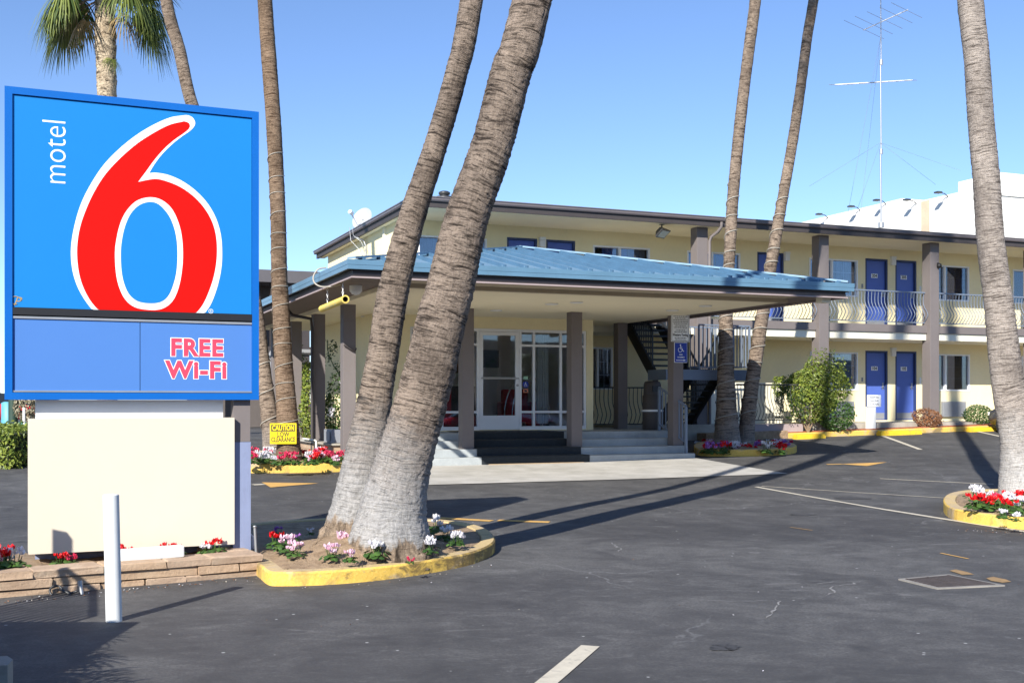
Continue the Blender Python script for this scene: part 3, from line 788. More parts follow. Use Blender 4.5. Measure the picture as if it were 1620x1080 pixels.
DT2, DT1 = 5.90, 3.13
WT2, WB2, WT1, WB1 = 5.82, 4.72, 3.07, 1.93
UE, UW = 34.0, 8.25
mb = MB()
Pf = lambda a, d, z: Vector((a, WV+d, z))
face_wall(mb, UW, UE, Z2, ZS+.02, [(a, b, Z2+.03, DT2) for a, b, _ in up_doors]+[(a, b, WB2, WT2) for a, b in up_wins], Pf, .14)
face_wall(mb, UW, UE, .6, Z2, [(a, b, Z1+.04, DT1) for a, b, _ in lo_doors]+[(a, b, WB1, WT1) for a, b in lo_wins], Pf, .14)
mb.box(UW, UW+.2, WV+.16, 35.7, .2, ZS+.02); mb.box(UW+.2, UE, 35.5, 35.7, .2, ZS+.02); mb.box(UE-.2, UE, WV+.16, 35.5, .2, ZS+.02)
mb.add([Pf(UW, 0, .6), Pf(UW, .16, .6), Pf(UW, .16, ZS+.02), Pf(UW, 0, ZS+.02)], [(0, 1, 2, 3)])
part(motel, 'wall', mb, WALL)
# eave soffit
mb = MB(); mb.box(8.07, UE+.5, 25.64, WV-.002, ZS, ZS+.03); mb.box(8.07, UW-.002, WV, 36.2, ZS, ZS+.03)
part(motel, 'soffit', mb, SOFFIT)
# fascia, gutter and low gravel roof
mb = MB()
mb.box(8.03, UE+.6, 25.58, 25.635, ZS-.015, ZS+.135); mb.box(8.00, 8.065, 25.58, 36.25, ZS-.015, ZS+.135)
part(motel, 'fascia', mb, BROWN)
gprof = [(0, 0), (-.05, .0), (-.075, .035), (-.075, .075), (-.095, .085), (-.095, .105), (0, .105)]
mb = MB()
def gut(path):   # profile swept along a straight run, offset outwards
    pass
for (x0, y0, x1, y1, ox, oy) in ((8.00, 25.578, UE+.6, 25.578, 0, 1), (7.995, 36.3, 7.995, 25.578, 1, 0)):
    vs = []
    for (x, y, mt) in ((x0, y0, 0), (x1, y1, 1)):
        for d, h in gprof:
            e = d if ((ox == 0 and mt == 0) or (ox == 1 and mt == 1)) else 0
            vs.append((x+ox*d+(oy*e), y+oy*d+(ox*e), ZS+.125+h))
    n = len(gprof); mb.add(vs, [(i, (i+1) % n, n+(i+1) % n, n+i) for i in range(n)]+[list(range(n)), list(range(2*n-1, n-1, -1))])
part(motel, 'gutter', mb, paint('brown_gutter', (.15, .13, .135), .35, .1))
rz = ZS+.22; RZ = 7.27
mb = MB(); e0 = (7.94, 25.5)
A, B, C_, D_ = (7.94, 25.5, rz), (UE+.7, 25.5, rz), (UE+.7, 36.3, rz), (7.94, 36.3, rz); E, F_ = (12.4, 30.2, RZ), (UE+.7, 30.2, RZ)
mb.add([A, B, C_, D_, E, F_], [(0, 1, 5, 4), (4, 5, 2, 3), (0, 4, 3)])
mb.add([(7.94, 25.5, rz-.012), (UE+.7, 25.5, rz-.012), (UE+.7, 36.3, rz-.012), (7.94, 36.3, rz-.012)], [(3, 2, 1, 0)])
part(motel, 'roof', mb, GRAVEL)
# balcony
mb = MB(); mb.box(UW+.05, UE, 26.07, WV-.002, 3.38, 3.79); part(motel, 'balcony_slab', mb, TRIM)
mb = MB(); mb.box(UW+.05, UE, 26.02, 26.068, 3.585, 3.80); part(motel, 'balcony_fascia', mb, TAUPE)
mb = MB(); mb.box(UW+.05, UE, 26.06, WV-.003, 3.791, 3.802); part(motel, 'balcony_floor', mb, OLDC)
pil_u = [16.0, 19.9, 23.8, 27.7, 31.6]
for u in pil_u:
    mb = MB(); mb.box(u-.165, u+.165, 25.90, 26.23, .7, ZS-.002, 0, .008); part(motel, 'pillar', mb, TAUPE)
# bowed balcony railing, a bay between each two pillars
def bowed_bay(mb, u0, u1, v, zb, h, step=.118, belly=.17, r=.011, side=-1):
    n = max(2, int((u1-u0)/step))
    mb.box(u0, u1, v-.028, v+.028, zb+h-.035, zb+h); mb.box(u0, u1, v-.014, v+.014, zb+.075, zb+.10)
    for i in range(n+1):
        u = u0+.03+(u1-u0-.06)*i/n
        pts = []
        for k in range(9):
            t = k/8; z = zb+.1+(h-.135)*t
            b = belly*math.exp(-((t-.26)/.20)**2)-.02*math.exp(-((t-.72)/.18)**2)
            pts.append((u, v+side*b*(1 if 0 < k < 8 else .25), z))
        mb.tube(pts, r, 5, cap=False)
bays = [(UW+.4, 12.1), (12.1, 15.83)]+[(a+.165, b-.165) for a, b in zip(pil_u[:-1], pil_u[1:])]
for a, b in bays:
    mb = MB(); bowed_bay(mb, a, b, 26.13, 3.80, .98); part(motel, 'balcony_railing', mb, PALEBLUE)
# doors
def room_door(a, b, z0, z1, num, seed):
    d = WV+.05
    mb = MB(); w = .055
    mb.box(a+.001, a+w, d-.045, d+.09, z0, z1-.001); mb.box(b-w, b-.001, d-.045, d+.09, z0, z1-.001); mb.box(a+w, b-w, d-.045, d+.09, z1-w, z1-.001)
    fr = part(motel, 'door_frame', mb, DOORF)
    mb = MB(); mb.box(a+w+.003, b-w-.003, d+.02, d+.065, z0+.01, z1-w-.003, 0, .004)
    dr = part(motel, 'door', mb, DOORB)
    mb = MB(); mb.box(a+w+.02, b-w-.02, d+.014, d+.0195, z0+.03, z0+.22); part(motel, 'kick_plate', mb, PANELG, dr)
    mb = MB(); hu = b-w-.075; mb.box(hu-.025, hu+.025, d+.008, d+.0195, z0+.93, z0+1.13); mb.tube([(hu, d+.01, z0+1.0), (hu, d-.035, z0+1.0), (hu-.11, d-.038, z0+1.0)], .011, 8)
    part(motel, 'handle', mb, GALV, dr)
    if num:
        c = (a+b)/2-.03; zc = z0+1.56
        mb = MB(); mb.box(c-.115, c+.115, d+.010, d+.0195, zc-.062, zc+.062, 0); text(mb, num, lambda x, y, q: Vector((c+x, d+.0095-q, zc+y)), .125, 1, .004)
        part(motel, 'number_plate', mb, [SIGNWHITE, BLACK], dr)
for i, (a, b, n_) in enumerate(up_doors): room_door(a, b, Z2+.03, DT2, n_, i)
for i, (a, b, n_) in enumerate(lo_doors): room_door(a, b, Z1+.04, DT1, n_, i+9)
# windows
def pleats(mb, u0, u1, v, z0, z1, mi=0, per=.085, amp=.022):
    n = max(6, int((u1-u0)/per*4)); vs = []
    for i in range(n+1):
        u = u0+(u1-u0)*i/n; y = v+amp*math.sin(i*math.pi/2+.3)*(1+.3*math.sin(i*.7))
        vs += [(u, y, z0), (u, y, z1)]
    mb.add(vs, [(2*i, 2*i+2, 2*i+3, 2*i+1) for i in range(n)], mi, True)
def room_window(a, b, z0, z1, style, grid=True):
    d = WV+.045; w = .045; m = a+(b-a)*.47
    mb = MB()
    mb.box(a+.001, b-.001, d-.06, d+.05, z0+.001, z0+w); mb.box(a+.001, b-.001, d-.06, d+.05, z1-w, z1-.001)
    mb.box(a+.001, a+w, d-.06, d+.05, z0+w, z1-w); mb.box(b-w, b-.001, d-.06, d+.05, z0+w, z1-w); mb.box(m-.03, m+.03, d-.05, d+.05, z0+w, z1-w)
    fr = part(motel, 'window', mb, WHITEM)
    for p, q, dd in ((a+w, m-.03, .03), (m+.03, b-w, .0)):
        mb = MB(); mb.box(p, q, d+dd, d+dd+.006, z0+w, z1-w); part(motel, 'pane', mb, GLASS, fr)
    if grid:
        mb = MB(); p, q = m+.03, b-w
        for k in (1, 2): z = z0+w+(z1-z0-2*w)*k/3; mb.box(p, q, d+.0085, d+.014, z-.008, z+.008)
        x = (p+q)/2; mb.box(x-.008, x+.008, d+.009, d+.0135, z0+w, z1-w)
        part(motel, 'muntin', mb, WHITEM, fr)
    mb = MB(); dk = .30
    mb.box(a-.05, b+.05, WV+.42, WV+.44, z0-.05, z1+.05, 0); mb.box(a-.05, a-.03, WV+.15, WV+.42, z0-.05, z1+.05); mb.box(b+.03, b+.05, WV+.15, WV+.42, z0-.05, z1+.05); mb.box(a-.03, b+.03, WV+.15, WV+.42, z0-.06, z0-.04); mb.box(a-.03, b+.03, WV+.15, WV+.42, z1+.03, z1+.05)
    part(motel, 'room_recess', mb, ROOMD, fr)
    for p, q, mt in style:
        mb = MB(); pleats(mb, a+(b-a)*p, a+(b-a)*q, WV+.22, z0-.02, z1+.02); part(motel, 'curtain', mb, mt, fr)
for i, (a, b) in enumerate(up_wins):
    st = [[(0, .45, CURTAIN), (.7, 1, CURTSKY)], [(.22, .47, CURTSKY), (.5, .66, CURTSKY), (.68, .98, CURTAIN)], [(.0, .6, CURTSKY), (.62, 1, CURTSKY)], [(0, .42, CURTSKY), (.45, .62, CURTAIN), (.66, .98, CURTAIN)], [(.0, .18, ROOMD), (.42, .62, CURTAIN), (.66, 1, CURTSKY)], [(.0, .4, CURTAIN), (.6, 1, CURTSKY)]][i]
    room_window(a, b, WB2, WT2, st)
for i, (a, b) in enumerate(lo_wins): room_window(a, b, WB1, WT1, [[(.1, .4, CURTAIN)], [(.5, .97, CURTAIN)], [(.5, .8, CURTAIN), (.82, .97, CURTAIN)], [(.5, .9, CURTAIN)]][i])
# wall lamps between the doors
for px, z in ((856.5, 5.88), (1243, 5.88), (1411, 5.93), (1411, 3.17)):
    u = U(px); mb = MB(); mb.box(u-.085, u+.085, WV-.12, WV-.002, z-.02, z+.06, 0, .01); mb.prism([(u-.075, WV-.105), (u+.075, WV-.105), (u+.075, WV-.003), (u-.075, WV-.003)], z-.20, z-.022)
    part(motel, 'wall_lamp', mb, WHITE)
# air conditioners below the ground-floor windows
for a, b in lo_wins[1:3]:
    c = a+(b-a)*.62; mb = MB(); mb.box(c-.46, c+.46, WV-.09, WV-.002, Z1+.13, Z1+.60, 0, .01)
    for k in range(9): mb.box(c-.42, c+.42, WV-.098, WV-.088, Z1+.18+k*.042, Z1+.20+k*.042)
    part(motel, 'air_conditioner', mb, PANELG)
# small key card plates and a downspout at the first pillar, black camera on the third
for a, b, _ in up_doors[3:4]+lo_doors[:1]:
    z = Z2 if _ == '204' else Z1
    for u in (a-.12,): mb = MB(); mb.box(u-.03, u+.03, WV-.012, WV-.002, z+1.2, z+1.32); part(motel, 'switch_plate', mb, PANELG)
for a, b, _ in up_doors[4:5]+lo_doors[1:2]:
    z = Z2 if _ == '205' else Z1
    for u in (b+.14,): mb = MB(); mb.box(u-.035, u+.035, WV-.012, WV-.002, z+1.12, z+1.34); part(motel, 'switch_plate', mb, WHITE)
mb = MB(); mb.tube([(16.35, 25.52, ZS+.10), (16.35, 25.53, ZS-.02), (16.32, 25.66, ZS-.14), (16.24, 25.84, ZS-.24), (16.2, 25.87, ZS-.36), (16.2, 25.87, 1.0)], .042, 10); part(motel, 'downspout', mb, TAUPE)
mb = MB(); mb.lathe((23.93, 25.86, 5.53), [(.001, .07), (.06, .06), (.075, 0), (.06, -.05), (.001, -.075)], 14); mb.box(23.88, 23.94, 25.86, 25.9, 5.55, 5.62); part(motel, 'dome_camera', mb, BLACK)
# conduit and cables on the left end wall
mb = MB(); mb.box(UW-.05, UW-.001, 29.0, 29.16, 3.9, ZS-.01); part(motel, 'corner_board', mb, TRIM)
mb = MB(); v0 = 30.9
mb.tube([(UW-.03, v0, 4.2), (UW-.03, v0, 5.9), (UW-.10, v0, 6.08), (UW-.2, v0+.1, 6.15), (UW-.3, v0+.2, 6.19)], .022, 8)
mb.tube([(UW-.38, v0+.5, 6.50), (UW-.39, v0+.3, 6.1), (UW-.2, v0+.15, 5.85), (UW-.05, v0-.1, 5.3), (UW-.02, v0-.1, 4.3)], .008, 6)
mb.tube([(UW-.40, v0+.1, 6.50), (UW-.41, v0-.05, 6.2), (UW-.25, v0-.3, 6.0), (UW-.05, v0-.25, 5.6), (UW-.02, v0-.25, 4.3)], .008, 6)
part(motel, 'cable', mb, GALV)

# things on the roof
def roofz(v): return rz+(RZ-rz)*max(0, min(1, (v-25.5)/4.7))
uu = 8.06; vd = 31.2
dish = thing('satellite_dish', 'white satellite dish standing on the left edge of the motel roof', 'dish', (uu, vd, ZS+.24), 'uv')
mb = MB(); Rm = Matrix.Rotation(R(100), 4, 'Y')
ax = Vector((-.72, -.60, .35)).normalized(); e1 = ax.cross(Vector((0, 0, 1))).normalized(); e2 = ax.cross(e1)
cen = Vector((uu+.12, vd+.05, ZS+.56)); vs = []; K = 8; S = 28
for k in range(K+1):
    r = .32*k/K
    for j in range(S): a = 2*math.pi*j/S; vs.append(cen+e1*(math.cos(a)*r)+e2*(math.sin(a)*r*1.06)+ax*(.55*r*r-.08))
mb.add(vs, [(k*S+j, k*S+(j+1) % S, (k+1)*S+(j+1) % S, (k+1)*S+j) for k in range(K) for j in range(S)], 0, True)
part(dish, 'reflector', mb, paint('dish_grey', (.36, .38, .41), .5, .06))
mb = MB(); mb.bar(cen+e2*.36-ax*.04, cen+ax*.46+e2*.12, .03, .03); h = cen+ax*.46+e2*.10; mb.tube([h-ax*.03, h+ax*.10], [.05, .06], 12); part(dish, 'feed_arm', mb, WHITEM)
mb = MB(); mb.tube([cen-ax*.07, cen-ax*.16-Vector((0, 0, .2)), (cen.x+.15, cen.y+.1, ZS+.2)], .025, 8); part(dish, 'mast', mb, GALV)
c = PT(703, 313, 31.5); q = UVof(c.x, c.y)
vent = thing('roof_vent', 'small dark roof vent cap above the left end of the motel roof', 'vent', (q[0], q[1], c.z-.35), 'uv')
mb = MB(); mb.lathe((q[0], q[1], c.z-.4), [(.12, 0), (.12, .38)], 16); part(vent, 'stack', mb, GALV)
mb = MB(); mb.lathe((q[0], q[1], c.z), [(.26, -.03), (.26, .02), (.12, .03), (.12, .07), (.16, .09), (.16, .15), (.10, .18), (.001, .185)], 18); part(vent, 'cap', mb, DARKMET)
# antenna
ax_, ay_ = PT(1394, 353, 36.4).x, 36.4
ant = thing('antenna_mast', 'tall thin antenna mast with two yagi booms on the motel roof', 'antenna', (ax_, ay_, 6.9))
def ap(px, py, dy=0): return PT(px, py, ay_+dy)
mb = MB(); segs = [(353, .028), (240, .026), (239, .022), (100, .021), (99, .017), (-60, .015)]
for (y0, r0), (y1, r1) in ((segs[0], segs[1]), (segs[2], segs[3]), (segs[4], segs[5])): mb.tube([ap(1394, y0), ap(1393, y1)], [r0, r1], 10)
for y in (240, 99): mb.tube([ap(1394, y+4), ap(1394, y-4)], .05, 10)
mb.tube([ap(1394, 352), ap(1394, 360)], .09, 10)
part(ant, 'mast', mb, GALV)
b1 = MB(); b1.tube([ap(1321, 134.5, -.7), ap(1443, 127, .7)], .022, 8); part(ant, 'boom', b1, WHITEM)
mb = MB()
for i, t in enumerate((.0, .15, .3, .45, .56, .67, .78, .9, 1.0)):
    c = ap(1321, 134.5, -.7).lerp(ap(1443, 127, .7), t); l = .35-.10*t; mb.tube([c-Vector((-.30*l, .8*l, .25*l)), c+Vector((-.30*l, .8*l, .25*l))], .010, 5)
part(ant, 'element', mb, GALV)
b1 = MB(); b1.tube([ap(1366, 48, 1.0), ap(1436, 16, -1.0)], .018, 8); part(ant, 'boom', b1, WHITEM)
mb = MB()
for i, t in enumerate((.02, .25, .5, .75, .98)):
    c = ap(1366, 48, 1.0).lerp(ap(1436, 16, -1.0), t); l = .95-.25*t; mb.tube([c-Vector((.85*l, .5*l, -.16*l)), c+Vector((.85*l, .5*l, -.16*l))], .007, 5)
part(ant, 'element', mb, GALV)
mb = MB()
for (px, py, y) in ((1280, 295, 33), (1480, 292, 33), (1350, 350, 33), (1520, 270, 44)):
    mb.tube([ap(1393, 226), PT(px, py, y)], .004, 4)
for (px, py, y) in ((1340, 345, 33), (1360, 352, 38)): mb.tube([ap(1393, 60), PT(px, py, y)], .004, 4)
part(ant, 'guy_wire', mb, GALV)
# floodlight under the eave
u, v = uat(1047, 25.9), 25.9
fl = thing('floodlight', 'grey square floodlight hanging under the motel eave', 'floodlight', (u, v, ZS), 'uv')
mb = MB(); mb.tube([(u, v, ZS), (u, v, ZS-.09)], .02, 8); mb.box(u-.06, u+.06, v-.04, v+.04, ZS-.012, ZS-.001); part(fl, 'bracket', mb, DARKMET)
n = Vector((.28, -.55, -.75)).normalized(); e1 = n.cross(Vector((0, 0, 1))).normalized(); e2 = n.cross(e1); c = Vector((u, v, ZS-.2))
mb = MB(); vs = [c+e1*a*w+e2*b*h+n*d for d, w, h in ((-.09, .10, .08), (.06, .19, .14), (.075, .19, .14)) for a, b in ((-1, -1), (1, -1), (1, 1), (-1, 1))]
mb.add(vs, [(3, 2, 1, 0), (8, 9, 10, 11)]+[(k*4+i, k*4+(i+1) % 4, (k+1)*4+(i+1) % 4, (k+1)*4+i) for k in (0, 1) for i in range(4)]); part(fl, 'housing', mb, DARKMET)
mb = MB(); mb.add([c+e1*a*.165+e2*b*.115+n*.078 for a, b in ((-1, -1), (1, -1), (1, 1), (-1, 1))], [(0, 1, 2, 3)]); part(fl, 'lens', mb, paint('frosted_lens', (.5, .56, .52), .25))

# ---------------------------------------------------------------- walkway in front of the ground floor
mb = MB(); mb.box(13.4, UE, 25.75, WV-.001, .3, Z1); struct('walkway', mb, OLDC, 'uv')
LZ = .93
RISE = [(21.75, .30), (22.05, .46), (22.50, .617), (22.85, .774)]
U0S, U1S = 6.35, 13.25
steps = thing('entrance_steps', 'four broad grey concrete steps leading up to the lobby doors', 'steps', (9.8, 22.2, .3), 'uv')
for k, (v, z0) in enumerate(RISE):
    z1 = [.46, .617, .774, LZ][k]; v1 = RISE[k+1][0]+.02 if k < 3 else WV-.004
    e = .0 if k else 0
    mb = MB(); mb.box(U0S+k*.004, (U1S-k*.004) if k < 3 else 13.39, v, v1, .0, z1, 0, .012 if k < 3 else 0); part(steps, 'step' if k < 3 else 'landing', mb, STEPC)
mb = MB(); cu0, cu1 = 8.22, 10.56; prof = []
vs = []
pr = [(21.0, .312), (21.735, .318)]
for k, (v, z0) in enumerate(RISE):
    z1 = [.46, .617, .774, LZ][k]; pr += [(v-.014, z0+.02), (v-.014, z1+.004), (v+.004, z1+.014)]
pr += [(24.1, LZ+.014)]
pr = pr[1:]
n = len(pr); ex = lambda v: .10*max(0, min(1, (22.2-v)/.5))
for v, z in pr: vs += [(cu0-ex(v)*.2, v, z), (cu1+ex(v), v, z)]
mb.add(vs, [(2*i, 2*i+1, 2*i+3, 2*i+2) for i in range(n-1)])
part(steps, 'carpet_runner', mb, CARPET)
mb = MB(); mb.box(8.35, 10.5, 21.70, 21.74, .30, .325); part(steps, 'edge_strip', mb, RUST)

# ---------------------------------------------------------------- lobby with its hipped carport roof
ES, EU0, EU1, EV = 3.62, 4.48, 14.2, 17.75
LV = 24.3
lob = thing('lobby_building', 'motel lobby under a blue metal hipped carport roof on taupe columns', 'building', (9.3, 22.3, .9), 'uv')
def zr(v): return 3.84+(v-EV)*.2172
apx = (9.34, 22.4)
VB = 25.85
mb = MB()
zt = zr(22.4); ze = 3.84
front = [(EU0, EV, ze), (EU1, EV, ze), (9.34, 22.4, zt)]
right = [(EU1, EV, ze), (EU1, VB, ze), (9.34, VB, zt), (9.34, 22.4, zt)]
left = [(EU0, EV, ze), (9.34, 22.4, zt), (9.34, VB, zt), (EU0, VB, ze)]
lw = [(EU0, VB, ze), (8.44, VB, ze+(8.44-EU0)*(zt-ze)/(9.34-EU0)), (8.44, 31, ze+(8.44-EU0)*(zt-ze)/(9.34-EU0)), (EU0, 31, ze)]
for q in (front, right, left, lw): mb.slab(q, (0, 0, -1), .03)
# standing seams
sl = (zt-ze)/(22.4-EV)
u = EU0+.22
while u < EU1-.1:
    vend = EV+min((u-EU0)*(4.65/4.86), (EU1-u)*(4.65/4.86))
    if vend-EV > .15:
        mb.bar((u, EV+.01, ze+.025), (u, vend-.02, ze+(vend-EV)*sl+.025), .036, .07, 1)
        mb.box(u-.02, u+.02, EV+.10, EV+.13, ze+.0, ze+.075)
    u += .405
sl2 = (zt-ze)/(9.34-EU0)
v = EV+.3
while v < 31:
    uend = EU0+min((v-EV)*(4.86/4.65), 4.86)
    if v > VB: uend = 8.44
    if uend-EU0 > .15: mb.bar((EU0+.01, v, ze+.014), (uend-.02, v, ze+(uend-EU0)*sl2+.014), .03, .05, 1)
    uend = EU1-min((v-EV)*(4.86/4.65), 4.86)
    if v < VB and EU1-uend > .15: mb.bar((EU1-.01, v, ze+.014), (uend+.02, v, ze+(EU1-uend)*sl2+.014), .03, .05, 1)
    v += .405
for a in ((EU0, EV, ze), (EU1, EV, ze)): mb.bar((a[0], a[1], a[2]+.05), (9.34, 22.4, zt+.05), .16, .035)
mb.bar((9.34, 22.4, zt+.05), (9.34, VB, zt+.05), .16, .035)
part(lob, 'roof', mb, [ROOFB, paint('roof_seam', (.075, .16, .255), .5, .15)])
# gutter ring in two folds, dark fascia, thin mauve drip
def ring(mb, o, z0, z1, t=.04, vb=31.0):
    mb.box(EU0-o, EU1+o, EV-o, EV-o+t, z0, z1); mb.box(EU0-o, EU0-o+t, EV-o+t, vb, z0, z1); mb.box(EU1+o-t, EU1+o, EV-o+t, VB, z0, z1)
mb = MB(); ring(mb, .085, 3.775, 3.855); ring(mb, .080, 3.705, 3.7735); part(lob, 'gutter', mb, GUTTER)
mb = MB(); ring(mb, -.035, 3.599, 3.7115); part(lob, 'fascia', mb, BROWN)
mb = MB(); ring(mb, .0, 3.575, 3.598); part(lob, 'drip_edge', mb, MAUVE)
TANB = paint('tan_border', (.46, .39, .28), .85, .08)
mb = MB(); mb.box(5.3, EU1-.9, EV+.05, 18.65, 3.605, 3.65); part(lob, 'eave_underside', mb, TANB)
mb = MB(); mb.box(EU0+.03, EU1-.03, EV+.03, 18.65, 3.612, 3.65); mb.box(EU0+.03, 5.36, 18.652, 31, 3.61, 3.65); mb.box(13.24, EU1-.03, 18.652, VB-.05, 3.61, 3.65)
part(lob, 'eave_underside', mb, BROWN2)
mb = MB(); mb.box(5.36, 13.24, 18.65, 26.0, 3.53, 3.66); mb.box(5.36, UW-.02, 26.0, 30.9, 3.53, 3.66); part(lob, 'ceiling', mb, SOFFIT)
mb = MB(); mb.box(5.2, 13.4, 18.56, 18.648, 3.535, 3.609); part(lob, 'ceiling_border', mb, TANB)
for px, py in ((912, 477.5), (873, 480), (1064, 490), (1116, 483), (785, 490), (580, 500)):
    k = (px-CXP)/F; Y = (3.53-CAMZ)*F/(HZ-py); q = UVof(k*Y, Y)
    if q[0] < 5.5 or q[0] > 13.1: continue
    mb = MB(); mb.lathe((q[0], q[1], 3.53), [(.10, -.001), (.13, -.001), (.13, -.022), (.10, -.018), (.09, .0)], 20); mb.lathe((q[0], q[1], 3.52), [(.085, 0), (.001, -.006)], 14); part(lob, 'downlight', mb, WHITE)
# columns
CU = [5.56, 8.07, 10.56, 13.07]; h_ = .128
cols = [(u, 22.30, .63) for u in CU]+[(5.56, 25.0, .2), (5.56, 27.5, .2), (5.56, 30.0, .2), (13.07, 24.95, LZ-.05)]
for u, v, z in cols:
    zz = hgt(*W(u, v)[:2])-.1 if u < 6 else z-.02
    mb = MB(); mb.box(u-h_, u+h_, v-h_, v+h_, zz, 3.532, 0, .006); part(lob, 'column', mb, TAUPE)
# walls
LU0, LU1 = 6.6, 12.0
ULo = lambda px: uat(px, LV)
ZL = lambda px, py: zat(px, py, LV)
zt_, z5, z6, zb_ = 3.27, 2.90, 1.36, 1.0
gx0, gx1 = ULo(649), ULo(928)
mb = MB()
face_wall(mb, LU0, LU1, .3, 3.53, [(gx0, gx1, zb_-.05, zt_)], lambda a, d, z: Vector((a, LV+d, z)), .12)
mb.add([(LU0, LV, .3), (LU0, 29.5, .3), (LU0, 29.5, 3.53), (LU0, LV, 3.53)], [(3, 2, 1, 0)])
mb.add([(LU1, LV, .3), (LU1, WV, .3), (LU1, WV, 3.53), (LU1, LV, 3.53)], [(0, 1, 2, 3)])
mb.add([(LU0, 29.5, .3), (UW, 29.5, .3), (UW, 29.5, 3.53), (LU0, 29.5, 3.53)], [(3, 2, 1, 0)])
part(lob, 'wall', mb, WALL)
mb = MB(); mb.box(LU0+.02, LU1-.02, WV-.06, WV-.03, LZ, 3.52); mb.box(LU0+.02, LU0+.05, LV+.15, WV-.06, LZ, 3.52); mb.box(LU1-.05, LU1-.02, LV+.15, WV-.06, LZ, 3.52)
part(lob, 'inner_wall', mb, paint('lobby_inner', (.78, .74, .67), .9, .1))
mb = MB(); mb.box(LU0+.05, LU1-.05, LV+.125, WV-.06, LZ, LZ+.012); part(lob, 'inner_floor', mb, paint('lobby_tiles', (.58, .53, .46), .3, .15))
# glazing: frame members, panes, door
fm = .028; d0, d1 = LV+.02, LV+.10
dx0, dx1 = ULo(757), ULo(824)
vert = [gx0+.03, ULo(700), dx0, dx1, ULo(845.5), ULo(888), gx1-.03]
mb = MB()
for u in vert: mb.box(u-fm, u+fm, d0, d1, zb_-.05, zt_-.001)
mb.box(gx0+.002, gx1-.002, d0+.003, d1-.003, zt_-.065, zt_-.0015)
segx = [(vert[0], vert[1]), (vert[1], vert[2]), (vert[3], vert[4]), (vert[4], vert[5]), (vert[5], vert[6])]
for a, b in segx:
    for z in (z5, z6): mb.box(a+fm, b-fm, d0+.004, d1-.004, z-.026, z+.026)
    mb.box(a+fm, b-fm, d0+.003, d1-.003, zb_-.05, zb_+.03)
part(lob, 'storefront_frame', mb, WHITEM)
for a, b in segx:
    for z0, z1 in ((zb_+.03, z6-.026), (z6+.026, z5-.026), (z5+.026, zt_-.065)):
        mb = MB(); mb.box(a+fm, b-fm, LV+.055, LV+.062, z0, z1); part(lob, 'window_pane', mb, GLASSL)
mb = MB(); a, b = dx0+fm+.004, dx1-fm-.004; st = .09; zd0, zd1 = LZ+.03, zt_-.07
zk = ZL(790, 657); zm = ZL(790, 598)
e0, e1 = LV+.025, LV+.075
mb.box(a, a+st, e0, e1, zd0, zd1); mb.box(b-st, b, e0, e1, zd0, zd1); mb.box(a+st, b-st, e0+.001, e1-.001, zd0, zk); mb.box(a+st, b-st, e0+.001, e1-.001, zd1-.08, zd1-.001); mb.box(a+st, b-st, e0-.012, e1-.002, zm-.022, zm+.022)
edoor = part(lob, 'entrance_door', mb, WHITEM)
for z0, z1 in ((zk, zm-.022), (zm+.022, zd1-.08)):
    mb = MB(); mb.box(a+st, b-st, LV+.05, LV+.056, z0, z1); part(lob, 'pane', mb, GLASSL, edoor)
mb = MB(); mb.tube([(a+.03, e0-.05, zm), (b-.03, e0-.05, zm)], .014, 8); mb.lathe((b-.045, e0-.002, zm-.16), [(.028, 0), (.028, -.012), (.001, -.014)], 14, axis='y'); part(lob, 'handle', mb, GALV, edoor)
# stickers
su = ULo(833)
mb = MB(); zc = ZL(833, 608)
def disc(mb, c, r, y, mi=0, seg=24): mb.add([(c[0]+math.cos(6.2832*k/seg)*r, y, c[1]+math.sin(6.2832*k/seg)*r) for k in range(seg)], [list(range(seg))], mi)
def wheelchair(mb, P, s, mi):
    """access symbol; P(x, y) -> point; s = height"""
    def stroke(pts, w):
        pts = [Vector(p) for p in pts]
        for p, q in zip(pts[:-1], pts[1:]):
            t = (q-p).normalized(); n = Vector((-t.y, t.x))*w/2; p2, q2 = p-t*w*.25, q+t*w*.25
            mb.add([P(*(k*s)) for k in (p2-n, q2-n, q2+n, p2+n)], [(0, 1, 2, 3)], mi)
    mb.add([P((-.06+math.cos(6.2832*k/14)*.085)*s, (.40+math.sin(6.2832*k/14)*.085)*s) for k in range(14)], [list(range(14))], mi)
    stroke([(-.05, .29), (-.02, -.05), (.20, -.05), (.30, -.33), (.40, -.30)], .075); stroke([(-.04, .14), (.17, .14)], .06)
    stroke([(-.10+.26*math.cos(R(a)), -.17+.26*math.sin(R(a))) for a in range(115, 372, 16)], .065)
disc(mb, (su, zc), .075, LV+.051, 0); wheelchair(mb, lambda x, y: (su+x, LV+.0495, zc+y), .11, 1)
part(lob, 'access_sticker', mb, [ISAB, SIGNWHITE])
mb = MB(); zc = ZL(833, 597.5); mb.box(su-.055, su+.055, LV+.049, LV+.052, zc-.04, zc+.04); part(lob, 'sticker', mb, paint('green_sticker', (.35, .6, .42), .5))
mb = MB(); zc = ZL(833, 618); mb.box(su-.06, su+.06, LV+.049, LV+.052, zc-.042, zc+.042, 0); mb.box(su-.035, su+.035, LV+.047, LV+.0488, zc-.026, zc+.022, 1); part(lob, 'sticker', mb, [paint('orange_sticker', (.75, .25, .15), .5), BLACK])
